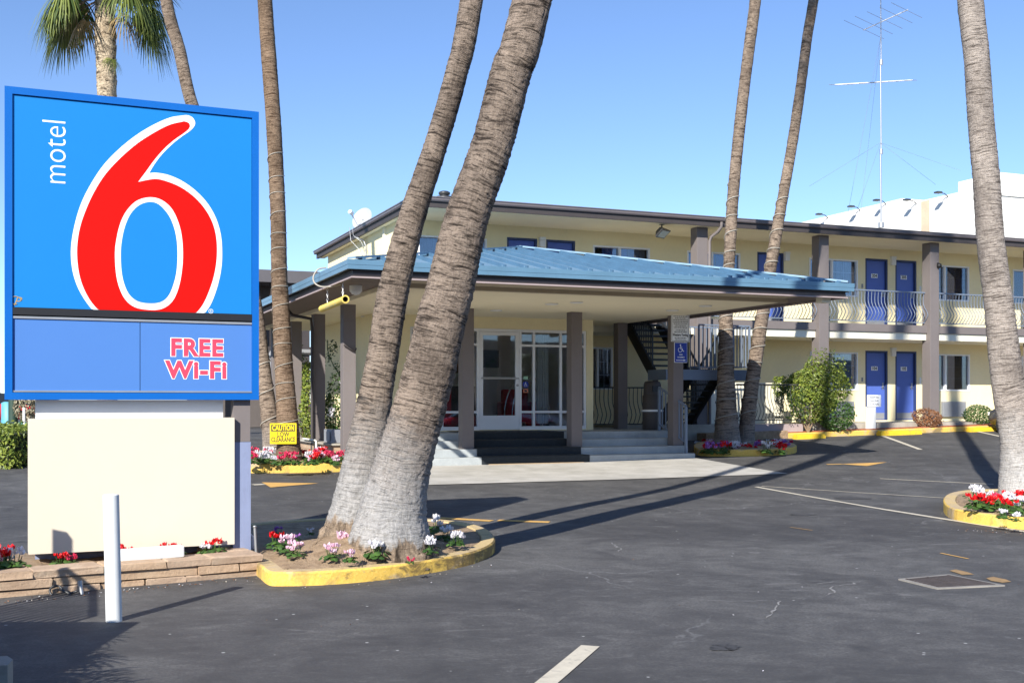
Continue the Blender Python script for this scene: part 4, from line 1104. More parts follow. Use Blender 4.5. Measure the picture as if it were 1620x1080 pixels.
# wall downspout on the left column, conduit ring
mb = MB(); mb.tube([(4.9, 25.1, 3.61), (5.0, 25.05, 3.50), (5.36, 24.85, 3.42), (5.385, 24.83, 3.2), (5.385, 24.83, .4)], .035, 8); part(lob, 'downspout', mb, BROWN)
mb = MB(); mb.tube(catmull3([(4.50, 19.6, 3.93), (4.36, 19.6, 3.90), (4.28, 19.62, 3.78), (4.28, 19.55, 3.66), (4.36, 19.4, 3.58), (4.5, 19.2, 3.57), (4.62, 19.0, 3.60)]), .014, 8); part(lob, 'cable', mb, ROPE)
mb = MB(); mb.lathe((4.95, 19.3, 3.61), [(.11, 0), (.11, -.10), (.085, -.12), (.07, -.15), (.001, -.17)], 18); part(lob, 'eave_camera', mb, WHITE)
mb = MB(); q = (13.3, 18.7); mb.box(13.75, 13.95, 17.95, 18.15, 3.50, 3.609, 0, .01); part(lob, 'eave_lamp', mb, TRIM)
mb = MB(); mb.tube([(5.56-h_-.0, 22.3-h_-.045, 2.72), (5.60, 22.3-h_-.05, 2.62), (5.66, 22.3-h_-.05, 2.60), (5.685, 22.3-h_-.03, 2.66)], .015, 8); part(lob, 'hook', mb, BROWN)

# hanging clearance pipe
hp = thing('clearance_pipe', 'yellow clearance pipe hanging by two chains from the carport eave', 'pipe', (4.6, 19.1, 3.3), 'uv')
a, b = Vector((4.58, 20.3, 3.27)), Vector((4.58, 18.55, 3.30))
mb = MB(); d = (b-a).normalized(); mb.tube([a, b], .062, 24, 0, False); mb.tube([b-d*.04, b], .069, 24, 0, False); mb.lathe(b, [(.069, 0), (.046, 0)], 24, axis='y'); mb.tube([b, a], .046, 24, 1, False); mb.lathe(b-d*.25, [(.046, 0), (.0005, 0)], 24, 1, axis='y')
part(hp, 'pipe', mb, [PIPEY, BROWN])  # bore coloured dark brown to stand in for shade inside the pipe
mb = MB()
for i in range(11):
    if i in (4, 8): continue
    c = a.lerp(b, .30+i*.042); mb.bar(c+Vector((-.045, .012, -.045)), c+Vector((-.062, -.004, .0)), .022, .004, 0, (-1, 0, .3))
part(hp, 'lettering', mb, paint('faded_blue_ink', (.16, .27, .40), .6))
for c in (a.lerp(b, .25), a.lerp(b, .90)):
    mb = MB()
    z = c.z+.06; i = 0
    while z < 3.60:
        o = .014; e = Vector((1, 0, 0)) if i % 2 else Vector((0, 1, 0)); pts = [Vector((c.x, c.y, z))+e*o*math.sin(t*.785)+Vector((0, 0, .027*(1-math.cos(t*.785)))) for t in range(9)]
        mb.tube(pts, .005, 5, cap=False); z += .042; i += 1
    part(hp, 'chain', mb, WHITEM)
# ---------------------------------------------------------------- outside stair beside the lobby
st = thing('outdoor_stair', 'dark steel stair with a railed landing beside the motel lobby', 'staircase', (15.2, 25, 1.0), 'uv')
L0, L1, LVF, LVB, LZT = 13.70, 16.05, 23.78, 24.62, 2.36
BLUEG = paint('stair_paint', (.022, .030, .040), .45, .12)
STAIRB = paint('stair_black', (.012, .013, .016), .6, .15)
mb = MB(); mb.box(L0, L1, LVF, LVB, LZT-.06, LZT); mb.box(L0, L1, LVF-.05, LVF-.002, LZT-.24, LZT+.012); mb.box(L1+.002, L1+.05, LVF-.05, LVB, LZT-.24, LZT+.012); mb.box(L0-.05, L0-.002, LVF-.05, LVB, LZT-.24, LZT+.012); part(st, 'landing', mb, PALEBLUE)
def straight_rail(mb, a, b, h, step=.115, r=.010, t=.04):
    a, b = Vector(a), Vector(b); up = Vector((0, 0, h)); ln = (b-a).length; n = max(2, int(ln/step))
    mb.bar(a+up, b+up, t, .035); mb.bar(a+Vector((0, 0, .09)), b+Vector((0, 0, .09)), .025, .022)
    for i in range(n+1):
        p = a.lerp(b, i/n); k = i in (0, n); w = .036 if k else 2*r
        mb.box(p.x-w/2, p.x+w/2, p.y-w/2, p.y+w/2, p.z+(0 if k else .09), p.z+h-.01)
mb = MB(); straight_rail(mb, (L0+.9, LVF+.02, LZT), (L1, LVF+.02, LZT), 1.1); straight_rail(mb, (L1, LVF+.05, LZT), (L1, LVB, LZT), 1.1); straight_rail(mb, (L0+1.05, LVB+.02, LZT), (L1, LVB+.02, LZT), 1.1); part(st, 'landing_railing', mb, PALEBLUE)
def flight(a, b, u0, u1, n, left, right):
    """a, b = (v, z) of foot and head; the flight runs away from the landing"""
    for u in (u0, u1): mb = MB(); mb.bar((u, a[0], a[1]-.07), (u, b[0], b[1]-.07), .06, .30); part(st, 'stringer', mb, STAIRB)
    mb = MB()
    for i in range(1, n):
        v = a[0]+(b[0]-a[0])*i/n; z = a[1]+(b[1]-a[1])*i/n; mb.box(u0+.03, u1-.03, v-.13, v+.13, z-.05, z-.008)
    part(st, 'treads', mb, BLUEG)
    for u, on in ((u0-.02, left), (u1+.02, right)):
        if on: mb = MB(); straight_rail(mb, (u, a[0], a[1]+.05), (u, b[0], b[1]+.05), .92, .12); part(st, 'stair_railing', mb, BLUEG)
flight((24.55, LZT), (26.02, 3.76), 13.76, 14.72, 9, True, True)
flight((26.25, Z1), (24.66, LZT), 14.86, 15.72, 9, False, True)
for u in (L0+.1, L1-.1):
    mb = MB(); mb.box(u-.05, u+.05, LVB-.16, LVB-.06, .2, LZT-.062); part(st, 'support_post', mb, STAIRB)
# railing along the back of the breezeway
br = thing('breezeway_railing', 'dark bowed railing in the shade beside the lobby wall', 'railing', (13, 26.2, LZ), 'uv')
mb = MB(); bowed_bay(mb, 12.05, 14.8, 26.3, LZ, 1.05, .12, .14); part(br, 'bars', mb, BLUEG)
# handrail of the entrance steps
hr = thing('step_handrail', 'grey sloping handrail at the right end of the entrance steps', 'handrail', (13.1, 22.4, .6), 'uv')
mb = MB(); top0, top1 = Vector((13.08, 21.86, 1.50)), Vector((13.08, 23.05, 1.93))
mb.bar(top0, top1, .05, .04); mb.bar(top0-Vector((0, 0, .80)), top1-Vector((0, 0, .85)), .03, .03)
part(hr, 'rail', mb, PALEBLUE)
mb = MB()
for i in range(9):
    t = i/8; p = top0.lerp(top1, t); w = .022 if 0 < i < 8 else .05
    mb.box(p.x-w/2, p.x+w/2, p.y-w/2, p.y+w/2, (p.z-.83) if 0 < i < 8 else (.44 if i == 0 else LZ), p.z-.018)
part(hr, 'baluster', mb, PALEBLUE)
# fence of bowed bars beside the parking space
def fz(u): return 1.04
fe = thing('bowed_fence', 'low bowed iron fence on a small wall, partly overgrown, by the parked kerb', 'fence', (18, 25.45, .7), 'uv')
fu0, fu1 = uat(1166, 25.4), uat(1274, 25.4)
mb = MB(); bowed_bay(mb, fu0, fu1, 25.42, 1.02, 1.05, .105, .13, .009); part(fe, 'bars', mb, paint('dark_iron', (.05, .048, .047), .6, .2))
mb = MB(); mb.box(fu0, fu1, 25.50, 25.62, .5, 1.0); part(fe, 'low_wall', mb, MAUVE)
mb = MB(); mb.box(fu0-.1, fu1+.1, 26.5, 26.6, .9, 2.06); mb.box(fu0-.1, fu1+.1, 26.47, 26.63, 2.06, 2.12); part(fe, 'screen_wall', mb, TRIM)

# ---------------------------------------------------------------- kerb of the parking row
def kerbline(name, u0, u1, v0, v1, h, mat, lo=-.3):
    n = max(1, int((u1-u0)/.8)); mb = MB(); vs = []
    for i in range(n+1):
        u = u0+(u1-u0)*i/n; z = hgt(*W(u, (v0+v1)/2)[:2])
        vs += [(u, v0, z+lo), (u, v0, z+h-.02), (u, v0+.02, z+h), (u, v1, z+h), (u, v1, z+lo)]
    mb.add(vs, [(i*5+k, i*5+5+k, i*5+6+k, i*5+1+k) for i in range(n) for k in range(4)]+[list(range(4, -1, -1)), list(range(n*5, n*5+5))])
    struct(name, mb, mat, 'uv')
ku0 = uat(1245, 25.35)
kerbline('parking_kerb', ku0, 34, 25.30, 25.48, .13, KERB)
kerbline('mulch_strip', ku0, 34, 25.482, 25.748, .15, MULCH)
kerbline('planting_bed', fu0-1.0, ku0-.002, 25.30, 25.748, .20, SOIL)
YEL = paint('bright_yellow_paint', (.78, .52, .03), .6, .1, 3, dirt=(.35, .25, .08))
for i, (a, b, v, lab) in enumerate(((1257, 1303, 25.02, 'bright yellow parking stop in front of the leafy shrub by the bowed fence'), (1390, 1455, 25.04, 'bright yellow parking stop under the shadow line in front of the blue doors'), (1532, 1578, 25.1, 'bright yellow parking stop by the round green bush'))):
    u0, u1 = uat(a, v), uat(b, v); z = hgt(*W((u0+u1)/2, v)[:2]); mb = MB()
    mb.prism([(u0, v-.09), (u1, v-.09), (u1, v+.09), (u0, v+.09)], z-.05, z+.08); mb.slab([(u0+.02, v-.07, z+.08), (u1-.02, v-.07, z+.08), (u1-.02, v+.07, z+.08), (u0+.02, v+.07, z+.08)], (0, 0, 1), .04)
    single('parking_stop', lab, 'wheel stop', mb, YEL, ((u0+u1)/2, v, z), 'uv')
# reserved parking sign
u, v = uat(1379, 25.6), 25.6
rs = thing('parking_sign', 'small white reserved parking sign on a wide white post before the blue doors', 'sign', (u, v, .8), 'uv')
ua, ub = uat(1371, v), uat(1384, v); mb = MB(); mb.box(ua, ub, v-.05, v+.05, .75, 1.46, 0, .006); part(rs, 'post', mb, DIRTYW)
ua, ub = uat(1369.5, v), uat(1391.5, v); zc = 1.62; mb = MB(); mb.box(ua, ub, v-.066, v-.052, zc-.165, zc+.165, 0, .005); part(rs, 'plate', mb, SIGNWHITE)
mb = MB(); c = (ua+ub)/2
for s, dz in (('RESERVED', .095), ('PARKING', .0), ('24 HOURS', -.095)): text(mb, s, lambda x, y, d: Vector((c+x, v-.0665-d, zc+dz+y)), .078, 0, .002, sx=.92)
part(rs, 'lettering', mb, paint('grey_ink', (.16, .17, .2), .6))

# ---------------------------------------------------------------- signs on the lobby column, bin
cv = 22.3-h_
u0, u1 = uat(1062, cv-.02), uat(1091, cv-.02); z0, z1 = zat(1076, 540.5, cv), zat(1076, 497, cv)
tw = thing('towing_notice', 'white towing notice with black border and small print on the lobby column', 'sign', ((u0+u1)/2, cv, z0), 'uv')
mb = MB(); mb.box(u0, u1, cv-.018, cv-.004, z0, z1, 0, .004); part(tw, 'plate', mb, SIGNWHITE)
mb = MB(); y = cv-.0185; c = (u0+u1)/2; w = u1-u0; h = z1-z0
def fr(mb, a0, a1, b0, b1, t): 
    for q in ((a0, a1, b0, b0+t), (a0, a1, b1-t, b1), (a0, a0+t, b0+t, b1-t), (a1-t, a1, b0+t, b1-t)): mb.add([(q[0], y, q[2]), (q[1], y, q[2]), (q[1], y, q[3]), (q[0], y, q[3])], [(0, 1, 2, 3)])
fr(mb, u0+.012, u1-.012, z0+.014, z1-.014, .009)
rnd = random.Random(5)
for i, (t, ww) in enumerate(((.08, .76), (.15, .58), (.215, .8), (.28, .82), (.345, .74), (.415, .62), (.485, .7), (.58, .5), (.645, .66), (.86, .62), (.92, .55))):
    x = c-w*ww/2; zc = z1-h*t
    while x < c+w*ww/2:
        l = rnd.uniform(.012, .045); mb.add([(x, y, zc-.008), (min(x+l, c+w*ww/2), y, zc-.008), (min(x+l, c+w*ww/2), y, zc+.008), (x, y, zc+.008)], [(0, 1, 2, 3)]); x += l+.010
text(mb, 'Western Towing', lambda x, q, d: Vector((c+x, y-d, z1-h*.755+q)), .082, 0, .002, sx=.70)
part(tw, 'lettering', mb, BLACK)
u0, u1 = uat(1067, cv-.02), uat(1087.5, cv-.02); z0, z1 = zat(1076, 573.5, cv), zat(1076, 541.5, cv)
ac = thing('access_sign', 'blue van accessible sign with a white wheelchair and arrow below the towing notice', 'sign', ((u0+u1)/2, cv, z0), 'uv')
mb = MB(); mb.box(u0, u1, cv-.016, cv-.004, z0, z1, 0, .004); part(ac, 'plate', mb, SIGNWHITE)
c = (u0+u1)/2; w = u1-u0; h = z1-z0; mb = MB(); mb.box(u0+.010, u1-.010, cv-.0185, cv-.0165, z0+.010, z1-.010); part(ac, 'blue_field', mb, ISAB)
mb = MB(); wheelchair(mb, lambda x, q: (c+x, cv-.0195, z1-h*.30+q), .19, 0)
text(mb, 'VAN', lambda x, q, d: Vector((c+x, cv-.019-d, z1-h*.605+q)), .042, 0, .001); text(mb, 'ACCESSIBLE', lambda x, q, d: Vector((c+x, cv-.019-d, z1-h*.735+q)), .042, 0, .001, sx=.80)
za = z1-h*.88; mb.add([(c-w*.36, cv-.0195, za-.008), (c+w*.2, cv-.0195, za-.008), (c+w*.2, cv-.0195, za+.008), (c-w*.36, cv-.0195, za+.008)], [(0, 1, 2, 3)]); mb.add([(c+w*.2, cv-.0195, za-.022), (c+w*.38, cv-.0195, za), (c+w*.2, cv-.0195, za+.022)], [(0, 1, 2)])
part(ac, 'lettering', mb, SIGNWHITE)
u, v = uat(1032, 23.75), 23.75
tb = thing('trash_can', 'tall dark round trash can with a pale band on the landing', 'trash can', (u, v, LZ), 'uv')
mb = MB(); mb.lathe((u, v, LZ), [(.001, 0), (.225, 0), (.235, .02), (.235, .80), (.21, .83)], 28); part(tb, 'body', mb, paint('brown_bin', (.055, .046, .042), .6, .15))
mb = MB(); mb.lathe((u, v, LZ), [(.21, .83), (.205, 1.08), (.18, 1.14), (.10, 1.16), (.001, 1.165)], 28); mb.box(u-.11, u+.11, v-.215, v-.17, LZ+.90, LZ+1.04, 1); part(tb, 'hood', mb, [paint('brown_bin', (.055, .046, .042), .6), BLACK])
mb = MB(); mb.lathe((u, v, LZ), [(.236, .43), (.262, .435), (.262, .475), (.236, .48)], 28); part(tb, 'band', mb, SIGNWHITE)

# ---------------------------------------------------------------- lobby interior, seen through the glass
p = (ULo(868), 25.6)
cart = thing('luggage_cart', 'chrome hooped luggage cart standing behind the lobby glass', 'cart', (p[0], p[1], LZ), 'uv')
mb = MB(); CHROME = paint('chrome', (.7, .7, .72), .15, .03, metal=1)
for dv in (-.25, .25): mb.tube([(p[0]-.5+.5*(1-math.cos(t))-.0, p[1]+dv, LZ+.25+1.0*math.sin(t)) for t in [i*math.pi/14 for i in range(15)]], .018, 8)
part(cart, 'hoop', mb, CHROME)
mb = MB(); mb.box(p[0]-.55, p[0]+.55, p[1]-.3, p[1]+.3, LZ+.18, LZ+.25, 0, .02); part(cart, 'deck', mb, paint('red_carpet', (.25, .02, .025), .9))
for du in (-.42, .42):
    for dv in (-.22, .22): mb = MB(); mb.lathe((p[0]+du, p[1]+dv, LZ+.10), [(.001, -.02), (.085, -.02), (.085, .02), (.001, .02)], 16, axis='y'); part(cart, 'wheel', mb, TYRE)
p = (ULo(880), 26.6)
ch = thing('armchair', 'red armchair inside the lobby beside the window mullion', 'chair', (p[0], p[1], LZ), 'uv')
REDF = paint('red_fabric', (.42, .02, .03), .9, .1)
mb = MB(); mb.box(p[0]-.35, p[0]+.35, p[1]-.35, p[1]+.3, LZ+.2, LZ+.46, 0, .04); part(ch, 'seat', mb, REDF)
mb = MB(); mb.box(p[0]-.35, p[0]+.35, p[1]+.2, p[1]+.38, LZ+.44, LZ+.98, 0, .05); part(ch, 'backrest', mb, REDF)
for s in (-1, 1): mb = MB(); mb.box(p[0]+s*.40-.06, p[0]+s*.40+.06, p[1]-.34, p[1]+.34, LZ+.05, LZ+.66, 0, .03); part(ch, 'armrest', mb, REDF)
a, b = ULo(700), ULo(800)
ct = thing('reception_counter', 'dark reception counter with a pale top deep inside the lobby', 'counter', ((a+b)/2, 26.4, LZ), 'uv')
mb = MB(); mb.box(a, b, 26.3, 26.8, LZ+.012, LZ+1.05, 0, .01); part(ct, 'body', mb, paint('dark_wood', (.05, .03, .02), .5, .3))
mb = MB(); mb.box(a-.04, b+.04, 26.25, 26.85, LZ+1.052, LZ+1.09); part(ct, 'top', mb, TRIM)
a = ULo(778)
mb = MB(); mb.box(a-.35, a+.35, WV-.085, WV-.062, LZ+1.4, LZ+2.3); single('wall_poster', 'dark orange poster hanging on the lobby back wall', 'poster', mb, paint('orange_poster', (.30, .10, .03), .6, .5, 2), (a, WV-.07, LZ+1.4), 'uv')
a = ULo(855)
mb = MB(); mb.box(a-.22, a+.22, WV-.12, WV-.062, LZ+1.55, LZ+2.0, 0, .01); single('television', 'small black television on the lobby back wall right of the door', 'television', mb, BLACK, (a, WV-.07, LZ+1.55), 'uv')
for px, mt, lab in ((712, REDF, 'dark red curtain hanging inside the left lobby window'), (868, CURTAIN, 'pale curtain hanging inside the right lobby window')):
    a = ULo(px); mb = MB(); pleats(mb, a-.16, a+.16, LV+.35, LZ+.15, 3.4, 0, .06, .025); single('lobby_curtain', lab, 'curtain', mb, mt, (a, LV+.35, LZ), 'uv')

# ---------------------------------------------------------------- planter with vines left of the lobby
plw = thing('planter_wall', 'low tan brick planter wall with a white pipe behind the carport columns', 'planter', (5.6, 24.5, .3), 'uv')
mb = MB(); BRK = mk_stone()
for k in range(3):
    v = 22.9+(k % 2)*.2
    while v < 27.9: mb.box(5.36+.01*k, 5.6, v+.006, v+.394, .25+k*.15, .25+k*.15+.142, 0, .008); v += .4
part(plw, 'bricks', mb, BRK)
mb = MB(); mb.box(5.30, 5.66, 22.85, 27.95, .70, .745, 0, .01); part(plw, 'coping', mb, OLDC)
mb = MB(); mb.tube([(5.27, 23.9, .2), (5.27, 23.9, .76), (5.27, 24.0, .775), (5.27, 25.2, .775)], .022, 8); part(plw, 'pipe', mb, TRIM)
mb = MB(); mb.box(5.61, 6.58, 22.9, 29.4, .2, .66); struct('planter_soil', mb, SOIL, 'uv')
mb = MB(); mb.box(5.40, 5.78, 23.0, 23.75, .75, 1.02, 0, .01); mb.box(5.37, 5.395, 23.1, 23.4, .79, .98); single('utility_box', 'grey utility box on the tan planter wall behind the first carport column', 'utility box', mb, PANELG, (5.6, 23.4, .745), 'uv')
mb = MB(); mb.box(5.66, 5.74, 22.62, 22.98, .97, 1.52, 0, .01); single('blue_board', 'bright blue board standing behind the front left carport column', 'board', mb, paint('bright_blue', (.02, .20, .62), .5), (5.7, 22.8, 1.0), 'uv')

# ---------------------------------------------------------------- foliage helpers
def leaf(mb, c, n, s, rnd, mi=0, asp=.55):
    n = n.normalized(); t = n.cross(Vector((rnd.uniform(-1, 1), rnd.uniform(-1, 1), rnd.uniform(-1, 1)))).normalized(); b = n.cross(t)
    k = n*s*.18
    mb.add([c-t*s*.5, c+b*s*asp*.5+k*.6, c+t*s*.5-k, c-b*s*asp*.5+k*.6], [(0, 1, 2), (0, 2, 3)], mi)
def leafball(mb, c, rad, n, s, seed, lumps=9, mi=0, jag=.28, fill=.5, flat=None):
    rnd = random.Random(seed); c = Vector(c)
    L_ = [(Vector((rnd.gauss(0, 1), rnd.gauss(0, 1), rnd.gauss(0, 1))).normalized(), rnd.uniform(-jag, jag)) for _ in range(lumps*2)]
    for _ in range(n):
        d = Vector((rnd.gauss(0, 1), rnd.gauss(0, 1), rnd.gauss(0, 1))).normalized()
        k = 1+sum(a*max(0, d.dot(e))**6 for e, a in L_)
        r = (rnd.random()**.33*fill+(1-fill)) * k
        if rnd.random() < .06: r *= 1.12
        p = Vector((d.x*rad[0]*r, d.y*rad[1]*r, d.z*rad[2]*r))
        if flat is not None and p.z < flat: p.z = flat+rnd.random()*.1
        nn = (d+Vector((rnd.uniform(-1, 1), rnd.uniform(-1, 1), rnd.uniform(-.3, 1)))*.9)
        leaf(mb, c+p, nn, s*rnd.uniform(.6, 1.25), rnd, mi)
def stems(mb, base, tips, r=.012):
    for t in tips:
        b = Vector(base); t = Vector(t); m = b.lerp(t, .5)+Vector((0, 0, .05)); mb.tube([b, m, t], [r, r*.8, r*.4], 5)
STEM = paint('stem_brown', (.20, .14, .09), .9, .2)
# big shrub at the fence
c = W(uat(1290, 25.5), 25.5)
sh = thing('leafy_shrub', 'large yellow green shrub leaning over the end of the bowed fence', 'shrub', (c.x, c.y, .85))
mb = MB(); leafball(mb, (c.x+.0, c.y, 1.86), (.92, .66, .68), 4600, .085, 21, 14, jag=.4, fill=.5)
leafball(mb, (c.x-.35, c.y-.05, 2.05), (.45, .4, .55), 1100, .085, 27, 9, jag=.5)
leafball(mb, (c.x-.95, c.y+.1, 2.05), (.20, .2, .32), 320, .085, 22, 5, jag=.5); leafball(mb, (c.x+.15, c.y, 2.38), (.40, .4, .32), 700, .08, 23, 6, jag=.5)
part(sh, 'foliage', mb, LEAFY)
mb = MB(); stems(mb, (c.x-.25, c.y-.2, .75), [(c.x-.1, c.y-.1, 1.9), (c.x-.4, c.y, 2.2), (c.x+.3, c.y-.1, 1.8), (c.x-.9, c.y+.1, 2.1)], .026); part(sh, 'stem', mb, STEM)
c2 = W(uat(1318, 25.45), 25.45)
def bush(name, label, px, v, rad, zc, n, s, mat, seed, base=.85, fl=None, jag=.15):
    c = W(uat(px, v), v); o = thing(name, label, 'bush', (c.x, c.y, base)); mb = MB(); leafball(mb, (c.x, c.y, zc), rad, n, s, seed, 8, jag=jag, flat=fl, fill=.45); part(o, 'foliage', mb, mat)
    mb = MB(); stems(mb, (c.x, c.y, base-.1), [(c.x+rad[0]*.4*math.cos(a), c.y+rad[1]*.4*math.sin(a), zc) for a in (0, 1.6, 3.1, 4.7)], .014); part(o, 'stem', mb, STEM)
bush('low_bush', 'dark green low bush growing at the foot of the yellow green shrub', 1320, 25.4, (.55, .42, .46), 1.22, 1500, .075, LEAFG, 31)
bush('round_bush', 'clipped round green bush under the window near the right hand palm', 1548, 25.85, (.44, .40, .32), 1.20, 2600, .05, LEAFG, 33, jag=.05)
bush('dry_bush', 'low russet brown dry bush at the foot of the taupe pillar', 1467, 25.65, (.42, .36, .30), 1.12, 1500, .06, LEAFB, 34)
# climbing leaves on the fence
mb = MB(); rnd = random.Random(8)
for _ in range(60):
    u = rnd.uniform(fu0+1.2, fu1-.1); z = rnd.uniform(1.1, 2.0); p = W(u, 25.36-rnd.random()*.1); leafball(mb, (p.x, p.y, z), (.09, .06, .1), 7, .06, rnd.random(), 2)
single('creeper', 'thin creeper climbing through the bars of the bowed fence', 'creeper', mb, LEAFD, tuple(W(fu0+1.5, 25.4, 1.0)))
# vines and shrubs in the planter
for lab, px, Y, y0, y1, wpx, n, mat, sd in (('tall bright green shrub between the two left carport columns', 489, 27.6, 572, 708, 42, 2600, LEAFY, 41), ('loose rose bush behind the front left carport column', 527, 25.6, 600, 700, 34, 1000, LEAFG, 42), ('dense green shrub deep behind the rope wound palm', 478, 28.8, 560, 690, 22, 900, LEAFG, 43)):
    a, b = PT(px, y0, Y), PT(px, y1, Y); c = (a+b)/2; o = thing('planter_shrub', lab, 'shrub', (b.x, b.y, b.z)); mb = MB()
    leafball(mb, c, (wpx*Y/F/2, .35, (a.z-b.z)/2), n, .075, sd, 12, jag=.35)
    part(o, 'foliage', mb, mat); mb = MB(); stems(mb, b-Vector((0, 0, .2)), [c+Vector((.1, 0, .2)), c+Vector((-.12, 0, .3)), a-Vector((0, 0, .2))], .015); part(o, 'stem', mb, STEM)
    if sd == 42:
        mb = MB(); rnd = random.Random(2)
        for q in ((525, 648), (523, 655), (522, 690), (541, 605)):
            k = PT(q[0], q[1], Y-.4); leafball(mb, k, (.07, .07, .06), 40, .05, rnd.random(), 2)
        part(o, 'blossom', mb, PETWHITE)
vp = PT(535, 600, 26.2); mb = MB(); rnd = random.Random(4)
for i in range(26):
    t = i/25; p = Vector((vp.x-.0+.25*math.sin(t*5), vp.y+.1*math.cos(t*7), 1.0+t*2.0)); leafball(mb, p+Vector((rnd.uniform(-.18, .18), 0, 0)), (.13, .1, .11), 14, .07, i, 2)
mb.tube([(vp.x+.25*math.sin(t*.5), vp.y, 1.0+t*.2) for t in range(11)], .012, 5)
single('climbing_vine', 'sparse vine climbing the shaded cream wall between the carport columns', 'vine', mb, LEAFD, (vp.x, vp.y, .8))

# ---------------------------------------------------------------- cyclamen
def cyc(seed, petal, nl=30, nf=7, spread=.13, h=.17):
    rnd = random.Random(seed); ml, mf = MB(), MB()
    for i in range(nl):
        a = rnd.uniform(0, 6.283); r = spread*math.sqrt(rnd.random())*1.15; c = Vector((math.cos(a)*r, math.sin(a)*r, .035+rnd.random()*.06)); R_ = rnd.uniform(.026, .046)
        n = Vector((math.cos(a)*.5+rnd.uniform(-.3, .3), math.sin(a)*.5+rnd.uniform(-.3, .3), 1)).normalized(); t = n.cross(Vector((0, 1, .2))).normalized(); b = n.cross(t)
        pts = [c+n*.008]+[c+(t*math.cos(k*.785)+b*math.sin(k*.785))*R_*(1 if k != 2 else .6) for k in range(8)]
        ml.add(pts, [(0, 1+k, 1+(k+1) % 8) for k in range(8)])
    for i in range(nf):
        a = rnd.uniform(0, 6.283); r = spread*.75*math.sqrt(rnd.random()); hh = h*rnd.uniform(.65, 1.15); c = Vector((math.cos(a)*r, math.sin(a)*r, hh))
        ml.tube([(math.cos(a)*r*.5, math.sin(a)*r*.5, .03), (c.x, c.y, c.z-.01)], .004, 4)
        for k in range(5):
            an = k*1.2566+rnd.random(); o = Vector((math.cos(an), math.sin(an), 0)); s = Vector((-o.y, o.x, 0)); tip = c+o*.030+Vector((0, 0, rnd.uniform(.02, .05)))
            mf.add([c, c+o*.022+s*.019+Vector((0, 0, .010)), tip+s*.014, tip+Vector((0, 0, .014)), tip-s*.014, c+o*.022-s*.019+Vector((0, 0, .010))], [(0, 1, 2, 3), (0, 3, 4, 5)])
    return ml, mf
CYC = {}
def cyclamen(pos, kind, sc, label, seed=0, group=None, rz=0):
    pet = {'red': PETRED, 'white': PETWHITE, 'pink': PETPINK, 'rose': PETROSE, 'purple': PETPURP}[kind]
    key = (kind, seed % 3)
    if key not in CYC:
        o = thing('cyclamen', label, 'flower', (0, 0, 0), 'w', group); ml, mf = cyc(seed % 3*7+len(CYC), pet, nf=7+seed % 3*2)
        ml.build('leaves', LEAFG, o); mf.build('blossom', pet, o); CYC[key] = o
        o.location = pos; o.scale = (sc, sc, sc); o.rotation_euler = (0, 0, rz); return o
    q = dup(CYC[key], pos, rz, sc, label)
    if group: q['group'] = group
    elif 'group' in q: del q['group']
    return q
def gpos(px, py, lift=.12):
    p = G(px, py)
    for _ in range(8):
        Y = (CAMZ-(hgt((px-CXP)/F*p.y, p.y)+lift))*F/(py-HZ); p = Vector(((px-CXP)/F*Y, Y, CAMZ-(py-HZ)*Y/F))
    return p
near = [
 (438, 868, 'red', 1.25, 'bright red cyclamen at the left end of the twin palms bed'), (452, 876, 'pink', 1.25, 'pale pink cyclamen just below the bright red one'), (466, 884, 'pink', 1.1, 'pale pink cyclamen trailing toward the yellow kerb'),
 (492, 848, 'white', .6, 'small green plant with few blooms behind the soil mound'), (544, 872, 'pink', 1.3, 'pink and white cyclamen at the foot of the left palm trunk'), (524, 888, 'pink', 1.1, 'leafy pale pink cyclamen near the inner edge of the kerb'), (556, 892, 'pink', .9, 'low pink cyclamen nearest the yellow kerb'),
 (596, 885, 'white', 1.25, 'white cyclamen in front of the right palm trunk'), (678, 878, 'white', 1.2, 'white cyclamen right of the twin palm trunks on sunlit soil'), (690, 846, 'white', 1.45, 'bluish white cyclamen in the shade behind the twin palms'), (706, 858, 'white', 1.2, 'white cyclamen on the edge of the palm shade'), (722, 866, 'white', 1.15, 'white cyclamen closest to the rounded kerb end'), (440, 850, 'purple', .8, 'small lilac cyclamen in the shade beside the sprinkler riser'), (470, 858, 'purple', .6, 'small lilac cyclamen in shade right of the red one'), (650, 893, 'rose', .5, 'low dried reddish plant at the foot of the right trunk'),
]
for i, (x, y, k, s, lab) in enumerate(near): cyclamen(gpos(x, y, .15), k, s*.62, lab, i, rz=i*1.3)
sbed = [(6, 888, 'red', 1.5, 'red cyclamen at the far left of the stone wall bed', .3), (-4, 880, 'pink', 1.2, 'pink cyclamen cut off by the picture edge', .3), (22, 890, 'white', 1.3, 'white cyclamen beside the red one at the left of the wall', .3), (98, 888, 'red', .9, 'small red cyclamen under the shaded mark on the cream panel', .28), (112, 890, 'rose', .7, 'small rose cyclamen among dry leaves under the cream panel', .28), (195, 882, 'red', 1.1, 'red cyclamen hugging the white bollard', .27), (264, 876, 'red', 1.0, 'red cyclamen with raised blooms behind the loose white block', .26), (280, 880, 'red', .9, 'red cyclamen trailing right of the loose white block', .26), (340, 880, 'red', 1.15, 'deep red cyclamen near the right end of the stone wall', .24), (326, 884, 'white', .8, 'pale leafy cyclamen left of the deep red one', .24)]
for i, (x, y, k, s, lab, lf) in enumerate(sbed):
    Y = 9.35+.0028*x+ (x < 60)*-.15
    Y = 9.45+.0030*x
    p = PT(x, y, Y); p.z = .18; cyclamen(p, k, s*.66, lab, i+1, rz=i*.9)
